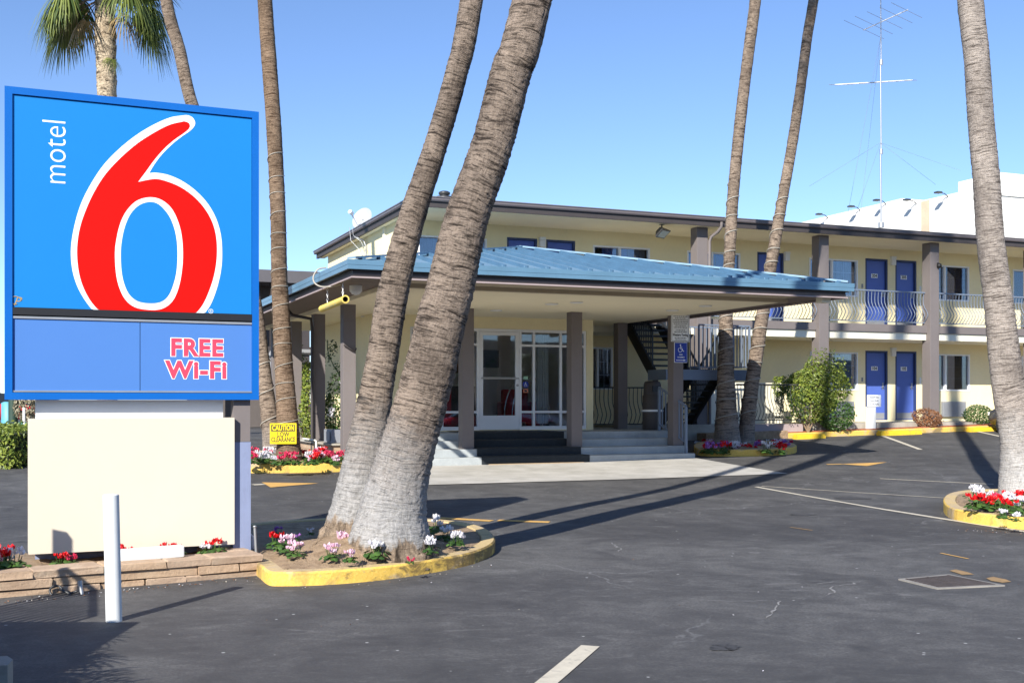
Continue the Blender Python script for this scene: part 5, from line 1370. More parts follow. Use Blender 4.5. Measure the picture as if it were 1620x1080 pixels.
rbed = [(1546, 792, 'white', 1.7, 'white cyclamen standing tallest at the left of the right hand bed'), (1560, 796, 'white', 1.4, 'white cyclamen behind the front red one in the right hand bed'), (1546, 806, 'red', 1.7, 'red cyclamen nearest the rounded kerb of the right hand bed'), (1562, 805, 'red', 1.3, 'red cyclamen second from the rounded kerb'), (1580, 806, 'red', 1.5, 'red cyclamen between two white ones before the right hand palm'), (1574, 797, 'rose', 1.2, 'rose cyclamen at the left foot of the right hand palm'), (1598, 802, 'white', 1.5, 'white cyclamen directly before the right hand palm'), (1600, 812, 'red', 1.5, 'red cyclamen low in front of the white ones'), (1592, 794, 'red', 1.3, 'red cyclamen against the pale base of the right hand palm'), (1614, 796, 'red', 1.4, 'red cyclamen at the right foot of the palm near the edge'), (1616, 812, 'white', 1.6, 'white cyclamen cut by the right edge of the picture'), (1588, 818, 'white', .9, 'low leafy cyclamen at the inner kerb'), (1608, 822, 'white', .8, 'leafy plant with few blooms close to the kerb')]
for i, (x, y, k, s, lab) in enumerate(rbed): cyclamen(gpos(x, y+4, .145), k, s*.66, lab, i+2, rz=i*.8)
rnd = random.Random(77)
for i in range(34):
    x = rnd.uniform(398, 545); k = rnd.choice(['rose', 'white', 'rose', 'red', 'pink']) if x > 440 else rnd.choice(['white', 'rose', 'white'])
    if 436 < x < 478: continue
    cyclamen(gpos(x, rnd.uniform(727, 738), .16), k, rnd.uniform(.75, 1.15), 'small bright cyclamen in the sunlit bed below the yellow caution sign', i, 'cyclamen along the far yellow kerb', rz=i)
for x in (447, 462): cyclamen(gpos(x, 739, .17), 'rose', 1.2, 'rose cyclamen at the foot of the rope wound palm', 3+x % 2, 'cyclamen at the foot of the rope wound palm')
for i in range(84):
    x = rnd.uniform(1102, 1248); cyclamen(gpos(x, rnd.uniform(708, 720), .15), rnd.choice(['purple', 'rose', 'red', 'white', 'pink']), rnd.uniform(.9, 1.35), 'small mixed cyclamen in the shaded bed around the paired palms', i, 'cyclamen around the paired palms', rz=i)
# ---------------------------------------------------------------- palms
def spline(pts, rad, ds):
    P = []; Rr = []; n = len(pts)
    for i in range(n-1):
        p0, p1, p2, p3 = pts[max(i-1, 0)], pts[i], pts[i+1], pts[min(i+2, n-1)]
        if i == 0: p0 = p1*2-p2
        k = max(1, int((p2-p1).length/ds))
        for j in range(k):
            t = j/k
            P.append(.5*((2*p1)+(p2-p0)*t+(2*p0-5*p1+4*p2-p3)*t*t+(3*p1-p0-3*p2+p3)*t**3)); Rr.append(rad[i]+(rad[i+1]-rad[i])*(t*t*(3-2*t) if False else t))
    P.append(pts[-1]); Rr.append(rad[-1]); return P, Rr
def trunk_mesh(P, Rr, seg, seed, jag=.012, root=0.0):
    rnd = random.Random(seed); mb = MB(); n = len(P); ln = 0; lens = []
    ringj = [rnd.gauss(0, 1) for _ in range(n)]
    for i in range(n):
        if i: ln += (P[i]-P[i-1]).length
        lens.append(ln)
    A = Vector((1, 0, 0)); vs = []
    lob = [rnd.uniform(0, 6.28) for _ in range(4)]
    for i in range(n):
        T = (P[min(i+1, n-1)]-P[max(i-1, 0)]).normalized(); A = (A-T*A.dot(T)).normalized(); B = T.cross(A)
        fl = math.exp(-lens[i]/.28)*root
        for k in range(seg):
            a = 2*math.pi*k/seg
            r = Rr[i]*(1+jag*ringj[i]*.6+jag*rnd.gauss(0, .8)+.012*math.sin(2*a+lob[0]+lens[i]*.7)+.008*math.sin(3*a+lens[i]*1.9+lob[1])+fl*(.05*math.sin(9*a+lob[2])+.03*rnd.gauss(0, 1)))
            vs.append(P[i]+(A*math.cos(a)+B*math.sin(a))*r)
    rm = sum(Rr)/n
    f0 = len(mb.f); mb.v = vs
    for i in range(n-1):
        for k in range(seg):
            k2 = (k+1) % seg
            mb.uv[len(mb.f)] = [(2*math.pi*k/seg*rm, lens[i]), (2*math.pi*(k+1)/seg*rm, lens[i]), (2*math.pi*(k+1)/seg*rm, lens[i+1]), (2*math.pi*k/seg*rm, lens[i+1])]
            mb.sm.add(len(mb.f)); mb.f.append([i*seg+k, i*seg+k2, (i+1)*seg+k2, (i+1)*seg+k]); mb.m.append(0)
    return mb
def fan_frond(mb, o, az, el, pet, rad, rnd, nb=26, droop=.55, mi=0, mis=1):
    d = Vector((math.cos(az)*math.cos(el), math.sin(az)*math.cos(el), math.sin(el))); g = Vector((0, 0, -1))
    p1 = o+d*pet*.55; p2 = o+d*pet+g*pet*.10*(1+droop)
    mb.tube([o, p1, p2], [.024, .017, .012], 4, mis)
    t = (p2-p1).normalized(); s = t.cross(Vector((0, 0, 1)))
    s = s.normalized() if s.length > .05 else Vector((1, 0, 0)); n = s.cross(t)
    for k in range(nb):
        a = (k/(nb-1)-.5)*R(215)+rnd.uniform(-.03, .03); b = t*math.cos(a)+s*math.sin(a)+n*(.10-.22*abs(math.sin(a)))
        b.normalize(); ln = rad*(1-.22*abs(a)/2)*rnd.uniform(.88, 1.08); w = .024*rad/.9
        q = b.cross(n).normalized(); prev = None; pts = []
        for j, (f, ww) in enumerate(((.06, .25), (.45, 1), (.78, .75), (1.0, .08))):
            c = p2+b*ln*f+g*ln*droop*(f**2.4)*.75; c += g*max(0, f-.6)*ln*droop*rnd.uniform(.2, .9)
            pts += [c-q*w*ww, c+q*w*ww]
        mb.add(pts, [(0, 2, 3, 1), (2, 4, 5, 3), (4, 6, 7, 5)], mi)
def crown_mesh(seed, n=46, pet=1.05, rad=1.0, low=-50, nb=24):
    rnd = random.Random(seed); mb = MB(); o = Vector((0, 0, 0))
    for i in range(n):
        el = R(low+(85-low)*((i+.5)/n)**.9); az = i*2.39996+rnd.uniform(-.2, .2)
        fan_frond(mb, o+Vector((0, 0, .35*(i/n))), az, el, pet*rnd.uniform(.85, 1.1), rad*rnd.uniform(.85, 1.1), rnd, nb, droop=.75 if el < R(20) else .4)
    return mb
CR = None
def crown_on(o, top, tilt=(0, 0), mesh=None, sc=1.0, rz=0):
    global CR
    if CR is None:
        CR = bpy.data.meshes.new('crown'); m = crown_mesh(5, 30, 1.0, .95, -30, 18); me = m.build('crown', [FROND, STEM]); CR = me.data; bpy.data.objects.remove(me)
    q = bpy.data.objects.new('crown', mesh or CR); col.objects.link(q); q.parent = o; q.location = Vector(top)-BASE[o.name]; q.rotation_euler = (tilt[0], tilt[1], rz); q.scale = (sc, sc, sc); return q
def palm(label, rows, Y, bark, ds=.035, seg=56, seed=1, top=None, rtop=None, jag=.012, root=0.0, dY=0, crown=True, group=None, zbase=None, extra=()):
    """rows: measured (x, y, width) from the base up at distance Y; extra: world points above the picture"""
    pts, rad = [], []
    for i, (x, y, w) in enumerate(rows):
        p = PT(x, y, Y+dY*i/(len(rows)-1)); pts.append(p); rad.append(w/2*Y/F)
    for i in range(len(pts)):
        T = (pts[min(i+1, len(pts)-1)]-pts[max(i-1, 0)]); rad[i] *= abs(T.z)/T.length
    p0 = pts[0]-Vector((0, 0, .3)) + (pts[0]-pts[1]).normalized()*0; pts.insert(0, p0); rad.insert(0, rad[0]*1.04)
    for q, r in extra: pts.append(Vector(q)); rad.append(r)
    o = thing('palm_tree', label, 'palm', tuple(pts[1]), 'w', group)
    P_, R_ = spline(pts, rad, ds)
    # coarser rings above the picture
    tm = trunk_mesh(P_, R_, seg, seed, jag, root); part(o, 'trunk', tm, bark)
    if crown: crown_on(o, P_[-1], sc=1.0, rz=seed)
    return o, P_, R_
def up(rows, Y, lean, zt, r):
    """points above the last measured row: straight lean (m per m), slowly turning upright"""
    p = PT(rows[-1][0], rows[-1][1], Y); out = []; n = 4
    for i in range(1, n+1):
        t = i/n; h = (zt-p.z)*t; out.append(((p.x+lean*h*(1-.35*t), p.y, p.z+h), r))
    return out
def helix(o, P_, R_, f0, f1, turns, name='rope_light', r=.011, mat=None, wob=.3, seed=1):
    rnd = random.Random(seed); pts = []; n = len(P_); i0, i1 = int(n*f0), int(n*f1); K = int(turns*18)
    for k in range(K+1):
        t = k/K; x = i0+(i1-i0)*(t+wob*.02*math.sin(t*40)); i = min(n-2, max(0, int(x))); p = P_[i].lerp(P_[i+1], x-i); T = (P_[min(i+1, n-1)]-P_[i]).normalized()
        A = T.cross(Vector((0, 1, 0))).normalized(); B = T.cross(A); a = t*turns*6.2832
        pts.append(p+(A*math.cos(a)+B*math.sin(a))*(R_[i]+r*.9)+T*.05*math.sin(a+.8))
    mb = MB(); mb.tube(pts, r, 6); return part(o, name, mb, mat or ROPE)
rowsR = [(618, 884, 150), (617, 872, 142), (617, 858, 133), (618, 840, 124), (621, 810, 109), (628, 770, 98), (647, 700, 88), (676, 600, 83), (700, 500, 79), (711, 463, 78), (738, 347, 71), (778, 231, 68), (808, 116, 67), (842, 0, 65)]
palm('thick ringed palm trunk leaning right, the right one of the twin in the kerbed bed', rowsR, 10.75, BARK_TWIN, .022, 84, 3, jag=.017, root=1.6, extra=up(rowsR, 10.75, .24, 21.5, .19))
rowsL = [(562, 850, 112), (563, 835, 100), (566, 800, 82), (573, 750, 70), (581, 700, 62), (595, 620, 53), (606, 560, 50), (622, 463, 50), (651, 347, 44), (689, 231, 39), (722, 116, 37), (746, 0, 37)]
palm('slimmer ringed palm trunk, the left one of the twin behind the thick trunk', rowsL, 11.35, BARK_TWIN, .022, 72, 4, jag=.018, root=1.5, extra=up(rowsL, 11.35, .17, 20.5, .11))
rowsQ = [(1618, 785, 74), (1616, 770, 68), (1613, 700, 58), (1594, 600, 49), (1580, 480, 44), (1567, 380, 42), (1560, 280, 41), (1552, 190, 40), (1545, 90, 39), (1535, 0, 39)]
palm('grey ringed palm at the right picture edge with a pale painted foot', rowsQ, 17.2, BARK_GREY, .035, 64, 5, jag=.012, root=.3, extra=up(rowsQ, 17.2, -.10, 19.5, .17))
rowsP = [(457, 733, 44), (457, 724, 41), (456, 690, 36), (452, 620, 30), (448, 560, 28), (442, 440, 25), (440, 340, 24), (433, 200, 24), (426, 100, 24), (419, 0, 23)]
o, P_, R_ = palm('straight tan palm wound with a rope light beside the caution sign', rowsP, 22.0, BARK_TAN, .05, 44, 6, jag=.014, extra=up(rowsP, 22, -.06, 17, .13))
helix(o, P_, R_, .02, .38, 17, r=.008)
rowsS = [(432, 724, 34), (431, 715, 31), (428, 680, 28), (425, 650, 27), (419, 600, 23), (414, 555, 21), (404, 480, 20), (380, 380, 20), (345, 270, 20), (303, 163, 20), (284, 80, 20), (263, 0, 20)]
o, P_, R_ = palm('slim palm leaning left behind the motel sign, with a whitewashed foot', rowsS, 22.9, BARK_FAR, .06, 36, 7, extra=up(rowsS, 22.9, -.12, 17.5, .11))
helix(o, P_, R_, .02, .14, 4)
rowsA = [(1150, 712, 48), (1150, 692, 42), (1149, 640, 32), (1148, 560, 23), (1149, 486, 20), (1153, 424, 17.5), (1159, 320, 18), (1167, 230, 18), (1176, 150, 18), (1186, 70, 18), (1195, 0, 18)]
o, P_, R_ = palm('tan palm of the pair by the stair, the nearly upright left one with rope light', rowsA, 27.3, BARK_FAR, .07, 36, 8, jag=.02, extra=up(rowsA, 27.3, .11, 20, .11))
helix(o, P_, R_, .05, .33, 14, r=.013)
rowsB = [(1180, 712, 31), (1181, 690, 26), (1184, 650, 24), (1193, 584, 22), (1206, 500, 20.5), (1219, 424, 19), (1237, 320, 16.5), (1253, 230, 16.5), (1265, 150, 16), (1277, 60, 16), (1287, 0, 16)]
o, P_, R_ = palm('palm of the pair by the stair that leans right, wound with rope light', rowsB, 27.6, BARK_FAR, .07, 36, 9, jag=.018, extra=up(rowsB, 27.6, .15, 20, .10))
helix(o, P_, R_, .05, .33, 14, r=.013, seed=2)
# leafy fan palm behind the sign
rowsC = [(170, 690, 30), (170, 500, 30), (169, 300, 30), (169, 160, 28.5), (168, 110, 31), (167, 60, 32), (166, 20, 30), (166, -25, 20)]
o, P_, R_ = palm('fan palm with a green crown and patchy trunk rising behind the motel sign', rowsC, 32, BARK_PATCH, .09, 30, 10, jag=.05, crown=False)
m = MB(); rnd = random.Random(12); top = Vector((0, 0, 0))
for i in range(66):
    el = R(-22+105*((i+.5)/66)); az = i*2.39996+rnd.uniform(-.3, .3)
    if el < R(22): az = (0 if math.cos(az) > 0 else math.pi)+rnd.uniform(-.75, .75)
    fan_frond(m, top+Vector((0, 0, -.25+.5*i/64)), az, el, 1.3*rnd.uniform(.8, 1.15), .95*rnd.uniform(.85, 1.15), rnd, 30, droop=1.15 if el < R(15) else .5)
for i in range(5): fan_frond(m, top+Vector((0, 0, -.2)), rnd.choice((0, 3.14))+rnd.uniform(-.6, .6), R(rnd.uniform(-45, -20)), 1.0, .7, rnd, 20, droop=1.0, mi=2)
fan_frond(m, top+Vector((.15, -.1, -1.95)), R(-40), R(-50), .25, .42, rnd, 18, droop=.6)
# leaf boots standing out from that trunk
ctop = PT(167, -4, 32)
for i in range(150):
    t = rnd.random(); k = int(len(P_)*(.62+.36*t)); k = min(k, len(P_)-1); a = rnd.uniform(0, 6.28); d = Vector((math.cos(a), math.sin(a), 0)); s = Vector((-d.y, d.x, 0)); p = P_[k]+d*R_[k]*.95
    m.add([x_-ctop for x_ in (p-s*.07-Vector((0, 0, .06)), p+s*.07-Vector((0, 0, .06)), p+d*.06+s*.03+Vector((0, 0, .12)), p+d*.06-s*.03+Vector((0, 0, .12)))], [(0, 1, 2, 3), (3, 2, 1, 0)], 3)

q = m.build('crown', [FROND, STEM, FRONDDRY, BARK_PATCH]); q.parent = o; q.location = PT(167, -4, 32)-BASE[o.name]+Vector((0, 0, .22)); q.scale = (.92, .92, .92)
# caution sign on the rope wound palm
Yc = 21.72
c = PT(448, 685.5, Yc); hw, hh = 20.5*Yc/F, 16.3*Yc/F
cs_ = thing('caution_sign', 'yellow caution low clearance sign fixed to the rope wound palm', 'sign', (c.x, c.y, c.z-hh))
ang = R(10); ca, sa = math.cos(ang), math.sin(ang)
def CPt(x, d, z): return Vector((c.x+x*ca+d*sa, c.y+x*sa-d*ca, c.z+z))
mb = MB(); vs = [CPt(x, d, z) for d in (0, .008) for x, z in ((-hw, -hh), (hw, -hh), (hw, hh), (-hw, hh))]; mb.add(vs, [(0, 1, 2, 3), (7, 6, 5, 4), (0, 4, 5, 1), (1, 5, 6, 2), (2, 6, 7, 3), (3, 7, 4, 0)]); part(cs_, 'plate', mb, YELLOW)
mb = MB(); b0, b1 = hh*.20, hh*.86; mb.add([CPt(x, .0095, z) for x, z in ((-hw*.92, b0), (hw*.92, b0), (hw*.92, b1), (-hw*.92, b1))], [(0, 1, 2, 3)]); part(cs_, 'dark_band', mb, paint('sign_brown', (.10, .075, .02), .5))
mb = MB(); text(mb, 'CAUTION', lambda x, y, d: CPt(x, .0105+d, hh*.53+y), .135, 0, .003, sx=.68); part(cs_, 'lettering', mb, YELLOW)
mb = MB(); text(mb, 'LOW', lambda x, y, d: CPt(x, .0095+d, -hh*.10+y), .13, 0, .0045, sx=.74); text(mb, 'CLEARANCE', lambda x, y, d: CPt(x, .0095+d, -hh*.60+y), .13, 0, .0045, sx=.62); part(cs_, 'lettering', mb, paint('sign_ink', (.12, .09, .02), .5))
mb = MB(); mb.box(c.x-.02, c.x+.02, c.y+.012, c.y+.12, c.z-.1, c.z+.1); part(cs_, 'bracket', mb, DARKMET)

# ---------------------------------------------------------------- white building beyond the motel
wbld = thing('white_building', 'white windowless building with a stepped parapet behind the motel roof', 'building', (37.1, 48, 1), 'uv')
def vat(px, u): k = (px-CXP)/F; Y = u/(SP+CP*k); return -k*Y*SP+Y*CP
UB = 37.1; v_c = vat(1577, UB); va, vb_, vc_ = vat(1516, UB), vat(1427, UB), vat(1270, UB)
mb = MB(); mb.box(UB, UB+14, v_c, va, 0, 11.25); mb.box(UB, UB+14, va+.001, vb_, 0, 10.80); mb.box(UB, UB+14, vb_+.001, vc_+8, 0, 11.12); part(wbld, 'wall', mb, WHITEWALL)
mb = MB(); mb.box(UB-.04, UB+14, v_c-.06, v_c-.002, 10.3, 11.27); part(wbld, 'cornice', mb, WHITEWALL)
mb = MB(); mb.box(UB-.03, UB-.002, vat(1471, UB), vat(1458, UB), 7, 10.75); part(wbld, 'rust_stain', mb, paint('tan_patch', (.60, .47, .34), .9, .15, 1.5))
for px, z in ((1310, 11.12), (1361, 11.12), (1402, 11.12), (1450, 10.8), (1500, 10.8)):
    v = vat(px, UB); mb = MB(); mb.tube([(UB, v, z-.1), (UB-.2, v, z+.03), (UB-.45, v, z+.05)], .02, 6); mb.box(UB-.70, UB-.43, v-.12, v+.12, z+.02, z+.09); part(wbld, 'wall_light', mb, DARKMET)
# dark wing at the far left
dk = thing('dark_building', 'dark brown flat roofed building half hidden behind the left palms', 'building', (0, 47, 1), 'uv')
mb = MB(); mb.box(5.5, 10.4, 46.5, 52, 6.45, 6.95); part(dk, 'roof', mb, paint('dark_roof', (.10, .095, .105), .8, .1))
mb = MB(); mb.box(5.7, 10.2, 48.2, 52, .5, 6.45); part(dk, 'wall', mb, paint('brown_wall', (.11, .095, .09), .9, .1))
mb = MB(); mb.box(5.6, 10.3, 46.7, 48.2, 3.55, 3.85); part(dk, 'balcony', mb, BROWN)
for u in (5.9, 7.4, 8.6, 9.9): mb = MB(); mb.box(u-.15, u+.15, 46.8, 47.1, .5, 6.45); part(dk, 'post', mb, BROWN)
c = UVof(*PT(484, 545, 46)[:2]); mb = MB()
for du in (-.55, .0, .55): mb.box(c[0]+du-.025, c[0]+du+.025, 48.08, 48.19, 3.9, 5.9)
for z in (3.9, 4.9, 5.86): mb.box(c[0]-.575, c[0]+.575, 48.09, 48.185, z, z+.04)
w = part(dk, 'window', mb, WHITEM)
mb = MB(); mb.box(c[0]-.55, c[0]+.55, 48.12, 48.14, 3.9, 5.9); part(dk, 'pane', mb, GLASS, w)
# second stair: sloping pale stringers seen behind the slim palm
bs = thing('rear_stair', 'pale grey stair stringers rising behind the slim leaning palm', 'staircase', (2, 31, 1), 'uv')
a, b = UVof(*PT(398, 610, 33)[:2]), UVof(*PT(446, 548, 33)[:2])
mb = MB()
for dv in (0, 1.1): mb.bar((a[0], a[1]+dv, PT(398, 622, 33).z), (b[0], b[1]+dv, PT(446, 556, 33).z), .06, .28)
part(bs, 'stringer', mb, PANELG)
mb = MB()
for i in range(8): t = (i+.5)/8; mb.box(a[0]+(b[0]-a[0])*t-.13, a[0]+(b[0]-a[0])*t+.13, a[1]+.05, a[1]+1.05, PT(398, 622, 33).z*(1-t)+PT(446, 556, 33).z*t-.05, PT(398, 622, 33).z*(1-t)+PT(446, 556, 33).z*t)
part(bs, 'treads', mb, DARKMET)
mb = MB(); mb.box(b[0]-.1, b[0]+1.5, b[1]-.1, b[1]+1.4, PT(446, 552, 33).z-.1, PT(446, 552, 33).z); mb.box(b[0]-.05, b[0]+.05, b[1]+1.2, b[1]+1.3, .4, PT(446, 556, 33).z); part(bs, 'landing', mb, PANELG)

# ---------------------------------------------------------------- far left: hedge, boulder, shrub, posts, cars
a = G(22, 742); hc = Vector((a.x-1.6, a.y+2.0, a.z))
hd = thing('clipped_hedge', 'clipped yellow green hedge at the far left edge beyond the drive', 'hedge', tuple(hc))
mb = MB(); rnd = random.Random(61); hz0 = a.z
for _ in range(5200):
    fce = rnd.random(); x, y, z = rnd.uniform(-1.6, 1.6), rnd.uniform(-2.0, 2.4), rnd.uniform(0, .72)
    if fce < .3: y = -2.0+rnd.gauss(0, .05); n = Vector((0, -1, .3))
    elif fce < .55: x = 1.6+rnd.gauss(0, .05); n = Vector((1, 0, .3))
    else: z = .72+rnd.gauss(0, .035); n = Vector((0, 0, 1))
    leaf(mb, hc+Vector((x, y, z)), n+Vector((rnd.uniform(-.8, .8), rnd.uniform(-.8, .8), rnd.uniform(-.5, .5))), .095*rnd.uniform(.6, 1.2), rnd)
part(hd, 'foliage', mb, LEAFY)
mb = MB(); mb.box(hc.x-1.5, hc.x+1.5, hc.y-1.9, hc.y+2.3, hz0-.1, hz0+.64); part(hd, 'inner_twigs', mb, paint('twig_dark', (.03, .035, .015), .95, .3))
p = PT(44, 722, 27); mb = MB(); rnd = random.Random(9); S = 16
prof = [(.55, -.3), (.62, .0), (.60, .12), (.52, .22), (.58, .25), (.52, .45), (.36, .55), (.001, .58)]
mb.lathe((p.x+.1, p.y, p.z), prof, 18)
for q in mb.v: q += Vector((rnd.gauss(0, .02), rnd.gauss(0, .02), rnd.gauss(0, .015)))
single('boulder', 'rounded tan boulder at the corner between hedge and cream panel', 'boulder', mb, mk_soil('boulder_tan', (.52, .40, .26), (.36, .25, .15)), tuple(p))
o = thing('variegated_shrub', 'brownish variegated shrub under the lower left corner of the sign', 'shrub', tuple(PT(45, 668, 30))); mb = MB(); leafball(mb, PT(44, 640, 30), (.38, .4, .5), 900, .09, 71, 8, jag=.4); part(o, 'foliage', mb, mk_leaf('leaf_pale', (.55, .50, .36), (.12, .10, .05)))
mb = MB(); mb.tube([PT(44, 690, 30), PT(44, 650, 30)], .04, 8); part(o, 'stem', mb, STEM)
mb = MB(); p = PT(21, 700, 30); mb.tube([(p.x, p.y, .3), (p.x, p.y, 4.5)], .12, 12); single('green_post', 'dark green post rising beside the variegated shrub', 'post', mb, paint('dark_green', (.02, .05, .035), .6), (p.x, p.y, .4))
mb = MB(); p = PT(38, 700, 29); mb.tube([(p.x, p.y, .3), (p.x, p.y, 1.45)], .035, 8); single('white_stake', 'thin white stake in front of the variegated shrub', 'stake', mb, WHITE, (p.x, p.y, .4))
mb = MB(); p = PT(36, 690, 30.6)
for i in range(6): mb.box(p.x-.15+i*.11, p.x-.08+i*.11, p.y, p.y+.02, .4, 1.05)
mb.box(p.x-.2, p.x+.6, p.y+.022, p.y+.04, .95, 1.0); single('green_fence', 'low green picket fence behind the boulder', 'fence', mb, paint('fence_green', (.02, .16, .11), .6), (p.x, p.y, .4))
mb = MB(); p = PT(14, 660, 40); mb.lathe((p.x, p.y, 1.0), [(.25, -.3), (.25, .55), (.15, .6), (.001, .6)], 14); single('teal_barrel', 'pale teal barrel standing on the far pavement', 'barrel', mb, paint('teal', (.10, .33, .42), .5), (p.x, p.y, .9))
def car(label, loc, rz, colr, name='parked_car'):
    o = thing(name, label, 'car', tuple(loc)); b = Vector(loc)
    CARP = paint('car_paint_'+str(round(colr[0], 2))+'_'+str(round(colr[2], 2)), colr, .25, .03)
    st_ = [(-2.2, .40, .62, .72), (-2.1, .32, .80, .78), (-1.5, .28, .90, .86), (-.9, .26, .95, .88), (0, .26, .97, .89), (.9, .26, .95, .89), (1.6, .28, .86, .86), (2.05, .34, .70, .78), (2.18, .42, .60, .68)]
    mb = MB(); vs = []
    for x, z0, z1, w in st_:
        for y, z in ((-w*.92, z0), (-w, (z0+z1)/2), (-w*.95, z1), (-w*.6, z1+.03), (0, z1+.045), (w*.6, z1+.03), (w*.95, z1), (w, (z0+z1)/2), (w*.92, z0)): vs.append(b+Vector((x, y, z)))
    n = 9; fs = [(i*n+k, (i+1)*n+k, (i+1)*n+k+1, i*n+k+1) for i in range(len(st_)-1) for k in range(n-1)]+[(i*n+8, (i+1)*n+8, (i+1)*n, i*n) for i in range(len(st_)-1)]+[list(range(n)), list(range(len(st_)*n-1, len(st_)*n-n-1, -1))]
    mb.add(vs, fs, 0, True); part(o, 'body', mb, CARP)
    gl = [(-1.75, .93, .80), (-1.05, 1.38, .62), (-.2, 1.46, .62), (.45, 1.40, .61), (1.15, .96, .80)]
    mb = MB(); vs = []
    for x, z, w in gl: vs += [b+Vector((x, -w, z)), b+Vector((x, w, z)), b+Vector((x, -.80, .93)), b+Vector((x, .80, .93))]
    fs = [(i*4, i*4+4, i*4+5, i*4+1) for i in range(4)]+[(i*4+2, i*4+6, i*4+4, i*4) for i in range(4)]+[(i*4+1, i*4+5, i*4+7, i*4+3) for i in range(4)]
    mb.add(vs, fs); part(o, 'window_band', mb, paint('car_glass', (.02, .025, .03), .08, .05))
    mb = MB(); mb.add([b+Vector((x, s*.60, z)) for x, z in ((-1.02, 1.40), (-.2, 1.475), (.42, 1.415)) for s in (-1, 1)], [(0, 2, 3, 1), (2, 4, 5, 3)]); part(o, 'roof', mb, CARP)
    for x in (-1.35, 1.38):
        for s in (-1, 1):
            mb = MB(); c_ = b+Vector((x, s*.80, .32)); mb.lathe(c_, [(.19, -.10), (.30, -.10), (.325, -.06), (.325, .06), (.30, .10), (.19, .10)], 28, axis='y'); wh = part(o, 'wheel', mb, TYRE)
            mb = MB(); mb.lathe(c_, [(.001, -.085), (.06, -.09), (.08, -.06), (.17, -.08), (.195, -.10), (.195, .10), (.17, .08), (.08, .06), (.06, .09), (.001, .085)], 20, axis='y'); part(o, 'rim', mb, GALV, wh)
    for s in (-1, 1):
        mb = MB(); mb.box(b.x+2.02, b.x+2.16, b.y+s*.6-.12, b.y+s*.6+.12, b.z+.58, b.z+.68, 0, .02); part(o, 'headlight', mb, WHITEM)
        mb = MB(); mb.box(b.x-2.21, b.x-2.08, b.y+s*.6-.13, b.y+s*.6+.13, b.z+.60, b.z+.74, 0, .02); part(o, 'taillight', mb, SIGNRED)
    mb = MB(); mb.box(b.x+2.14, b.x+2.215, b.y-.6, b.y+.6, b.z+.36, b.z+.50, 0, .02); part(o, 'bumper', mb, BLACK)
    o.rotation_euler = (0, 0, rz); return o
c = W(uat(1568, 24.1)+.80+.75, 22.9); car('dark car nosed in to the kerb, mostly hidden behind the right hand palm', (c.x, c.y, hgt(c.x, c.y)), PHI+R(90), (.06, .06, .065))
p = PT(-6, 655, 52); car('red car parked far beyond the hedge at the left edge', (p.x, p.y, hgt(p.x, p.y)), R(200), (.55, .02, .03))
p = PT(14, 652, 57); car('dark blue car parked behind the red one far left', (p.x, p.y, hgt(p.x, p.y)), R(215), (.03, .04, .16))

# ---------------------------------------------------------------- what stands beside the camera and throws the shade at the lower left
gf = thing('picket_railing', 'dark iron picket railing left of the entrance, outside the view', 'railing', (-4.8, 6.4, 0))
mb = MB(); a, b = Vector((-4.45, 7.57, 0)), Vector((-3.98, 6.25, 0)); n = 13
for i in range(n+1): p = a.lerp(b, i/n); w = .017; mb.box(p.x-w, p.x+w, p.y-w, p.y+w, 0, 1.42)
mb.bar(a+Vector((0, 0, 1.40)), b+Vector((0, 0, 1.40)), .04, .03); mb.bar(a+Vector((0, 0, .15)), b+Vector((0, 0, .15)), .03, .03); part(gf, 'pickets', mb, DARKMET)
mb = MB(); mb.box(-4.68, -4.59, 8.25, 8.34, 0, 1.52); part(gf, 'post', mb, DARKMET)
sp = thing('fan_palm_shrub', 'low fan palm shrub left of the camera, outside the view', 'shrub', (-3.4, 4.7, 0))
mb = MB(); rnd = random.Random(15)
def fpos():
    y = rnd.uniform(3.5, 6.2); return Vector((-3.42-.30*max(0, y-4.5)+rnd.uniform(-.2, .12), y, rnd.uniform(.5, .95)))
for i in range(60): fan_frond(mb, fpos(), rnd.uniform(-1.2, 1.4), R(rnd.uniform(5, 60)), .40, .45, rnd, 20, droop=.3)
part(sp, 'fronds', mb, [FROND, STEM])
oh = thing('entrance_hedge', 'dense green hedge left of the camera, outside the view', 'hedge', (-5.2, 5.0, 0))
mb = MB(); leafball(mb, (-4.2, 4.9, .95), (.75, 1.5, .55), 2600, .14, 91, 10, jag=.2, fill=.9); leafball(mb, (-6.2, 4.8, .75), (1.2, 1.4, .75), 1500, .16, 92, 10, jag=.25, fill=.9); part(oh, 'foliage', mb, LEAFD)
mb = MB(); mb.box(-7, -3.5, 3.4, 6.2, 0, 1.30); part(oh, 'inner_twigs', mb, paint('twig_dark', (.03, .035, .015), .95, .3))
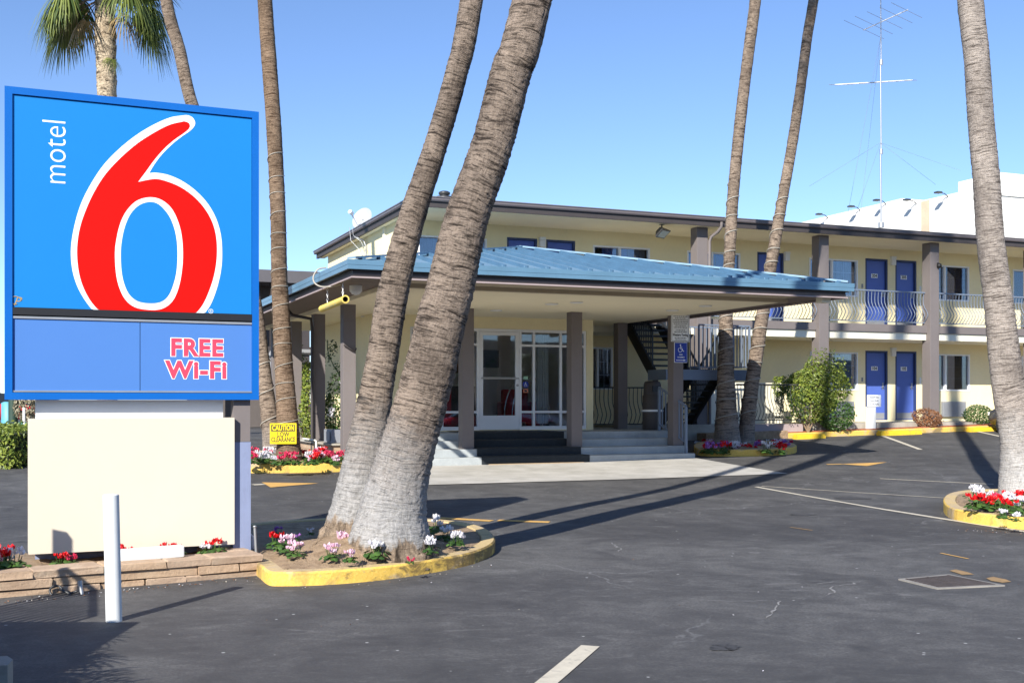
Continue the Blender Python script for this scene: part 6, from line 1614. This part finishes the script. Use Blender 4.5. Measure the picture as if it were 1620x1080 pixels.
# across the street behind the camera: what the lobby glass mirrors
ob = thing('street_building', 'plain tan shop building across the street, behind the camera', 'building', (0, -48, 0))
mb = MB(); mb.box(-60, 190, -60, -48, -.5, 8.5); part(ob, 'wall', mb, paint('tan_render', (.22, .18, .14), .9, .15, .3))
mb = MB()
for i in range(30): mb.box(-56+i*8, -51+i*8, -47.99, -47.9, .5, 3.4)
part(ob, 'window', mb, PANELG)
for i in range(14):
    x = -42+i*11; o = thing('street_tree', 'bushy street tree across the road, behind the camera', 'tree', (x, -40, 0), 'w', 'street trees across the road'); mb = MB(); leafball(mb, (x, -40, 4.4), (3.2, 3, 2.6), 700, .8, 200+i, 9, jag=.4); part(o, 'crown', mb, LEAFD); mb = MB(); mb.tube([(x, -40, -.2), (x, -40, 4)], [.22, .14], 8); part(o, 'trunk', mb, STEM)
car('red car parked far right, outside the view', (16.5, 8.0, hgt(16.5, 8)), R(35), (.50, .015, .02)); car('white car parked farther right, outside the view', (22, 4.5, hgt(22, 4.5)), R(35), (.7, .7, .7))

# ---------------------------------------------------------------- dry leaves, petals and grit lying about
mb = MB(); rnd = random.Random(99)
def litter(px, py, n, sx_, sy_, lift=.004, s0=.012, s1=.03):
    for _ in range(n):
        p = G(px+rnd.gauss(0, sx_), py+rnd.gauss(0, sy_)); p.z += lift+.003; leaf(mb, p, Vector((rnd.uniform(-.3, .3), rnd.uniform(-.3, .3), 1)), rnd.uniform(s0, s1), rnd, rnd.choice((0, 0, 1, 2)))
for i in range(14): litter(20+i*30, 951-i*2.8, 9, 12, 2.2)
for px, py in ((480, 928), (560, 924), (640, 917), (710, 906), (770, 893)): litter(px, py+2, 5, 25, 1.5, s1=.022)
for i in range(9): litter(1520+i*12, 838+i*.7, 3, 8, 1.2)
litter(900, 800, 10, 180, 40, s1=.02); litter(1150, 900, 14, 260, 70, s1=.022); litter(700, 990, 8, 200, 40, s1=.02)
q = mb.build('leaf_litter', [LEAFB, paint('pale_grit', (.42, .38, .32), .9, .2), PETWHITE]); q['kind'] = 'stuff'
# ---------------------------------------------------------------- light, sky, camera
sd = Vector((-.63, -1.57, 1.0)).normalized()
elev = math.asin(sd.z); az = math.atan2(sd.x, sd.y)
sun = bpy.data.lights.new('sun', 'SUN'); sun.energy = 5.0; sun.angle = R(.55); sun.color = (1.0, .95, .86)
so = bpy.data.objects.new('sun', sun); col.objects.link(so); so.rotation_euler = sd.to_track_quat('Z', 'Y').to_euler(); so.location = (-20, -30, 30)
w = bpy.data.worlds.new('World'); scene.world = w; w.use_nodes = True; t = w.node_tree
sky = t.nodes.new('ShaderNodeTexSky'); sky.sky_type = 'NISHITA'; sky.sun_disc = False; sky.sun_elevation = elev; sky.sun_rotation = az
sky.air_density = 1.0; sky.dust_density = .05; sky.ozone_density = 3.5; sky.altitude = 1600
bg = t.nodes['Background']; bg.inputs[1].default_value = .108; L(t, mixc(t, 1.0, sky.outputs[0], (.96, .985, 1.08), 'MULTIPLY'), bg.inputs[0])
cam = bpy.data.cameras.new('camera'); cam.sensor_width = 36; cam.lens = 36*F/1620; cam.shift_y = (HZ-540)/1620; cam.clip_start = .1; cam.clip_end = 2000
co = bpy.data.objects.new('camera', cam); col.objects.link(co); co.location = (0, 0, CAMZ); co.rotation_euler = (R(90), 0, 0); scene.camera = co
vs_ = scene.view_settings; vs_.view_transform = 'Standard'; vs_.look = 'None'; vs_.exposure = 0.75; vs_.gamma = 1; vs_.use_curve_mapping = False
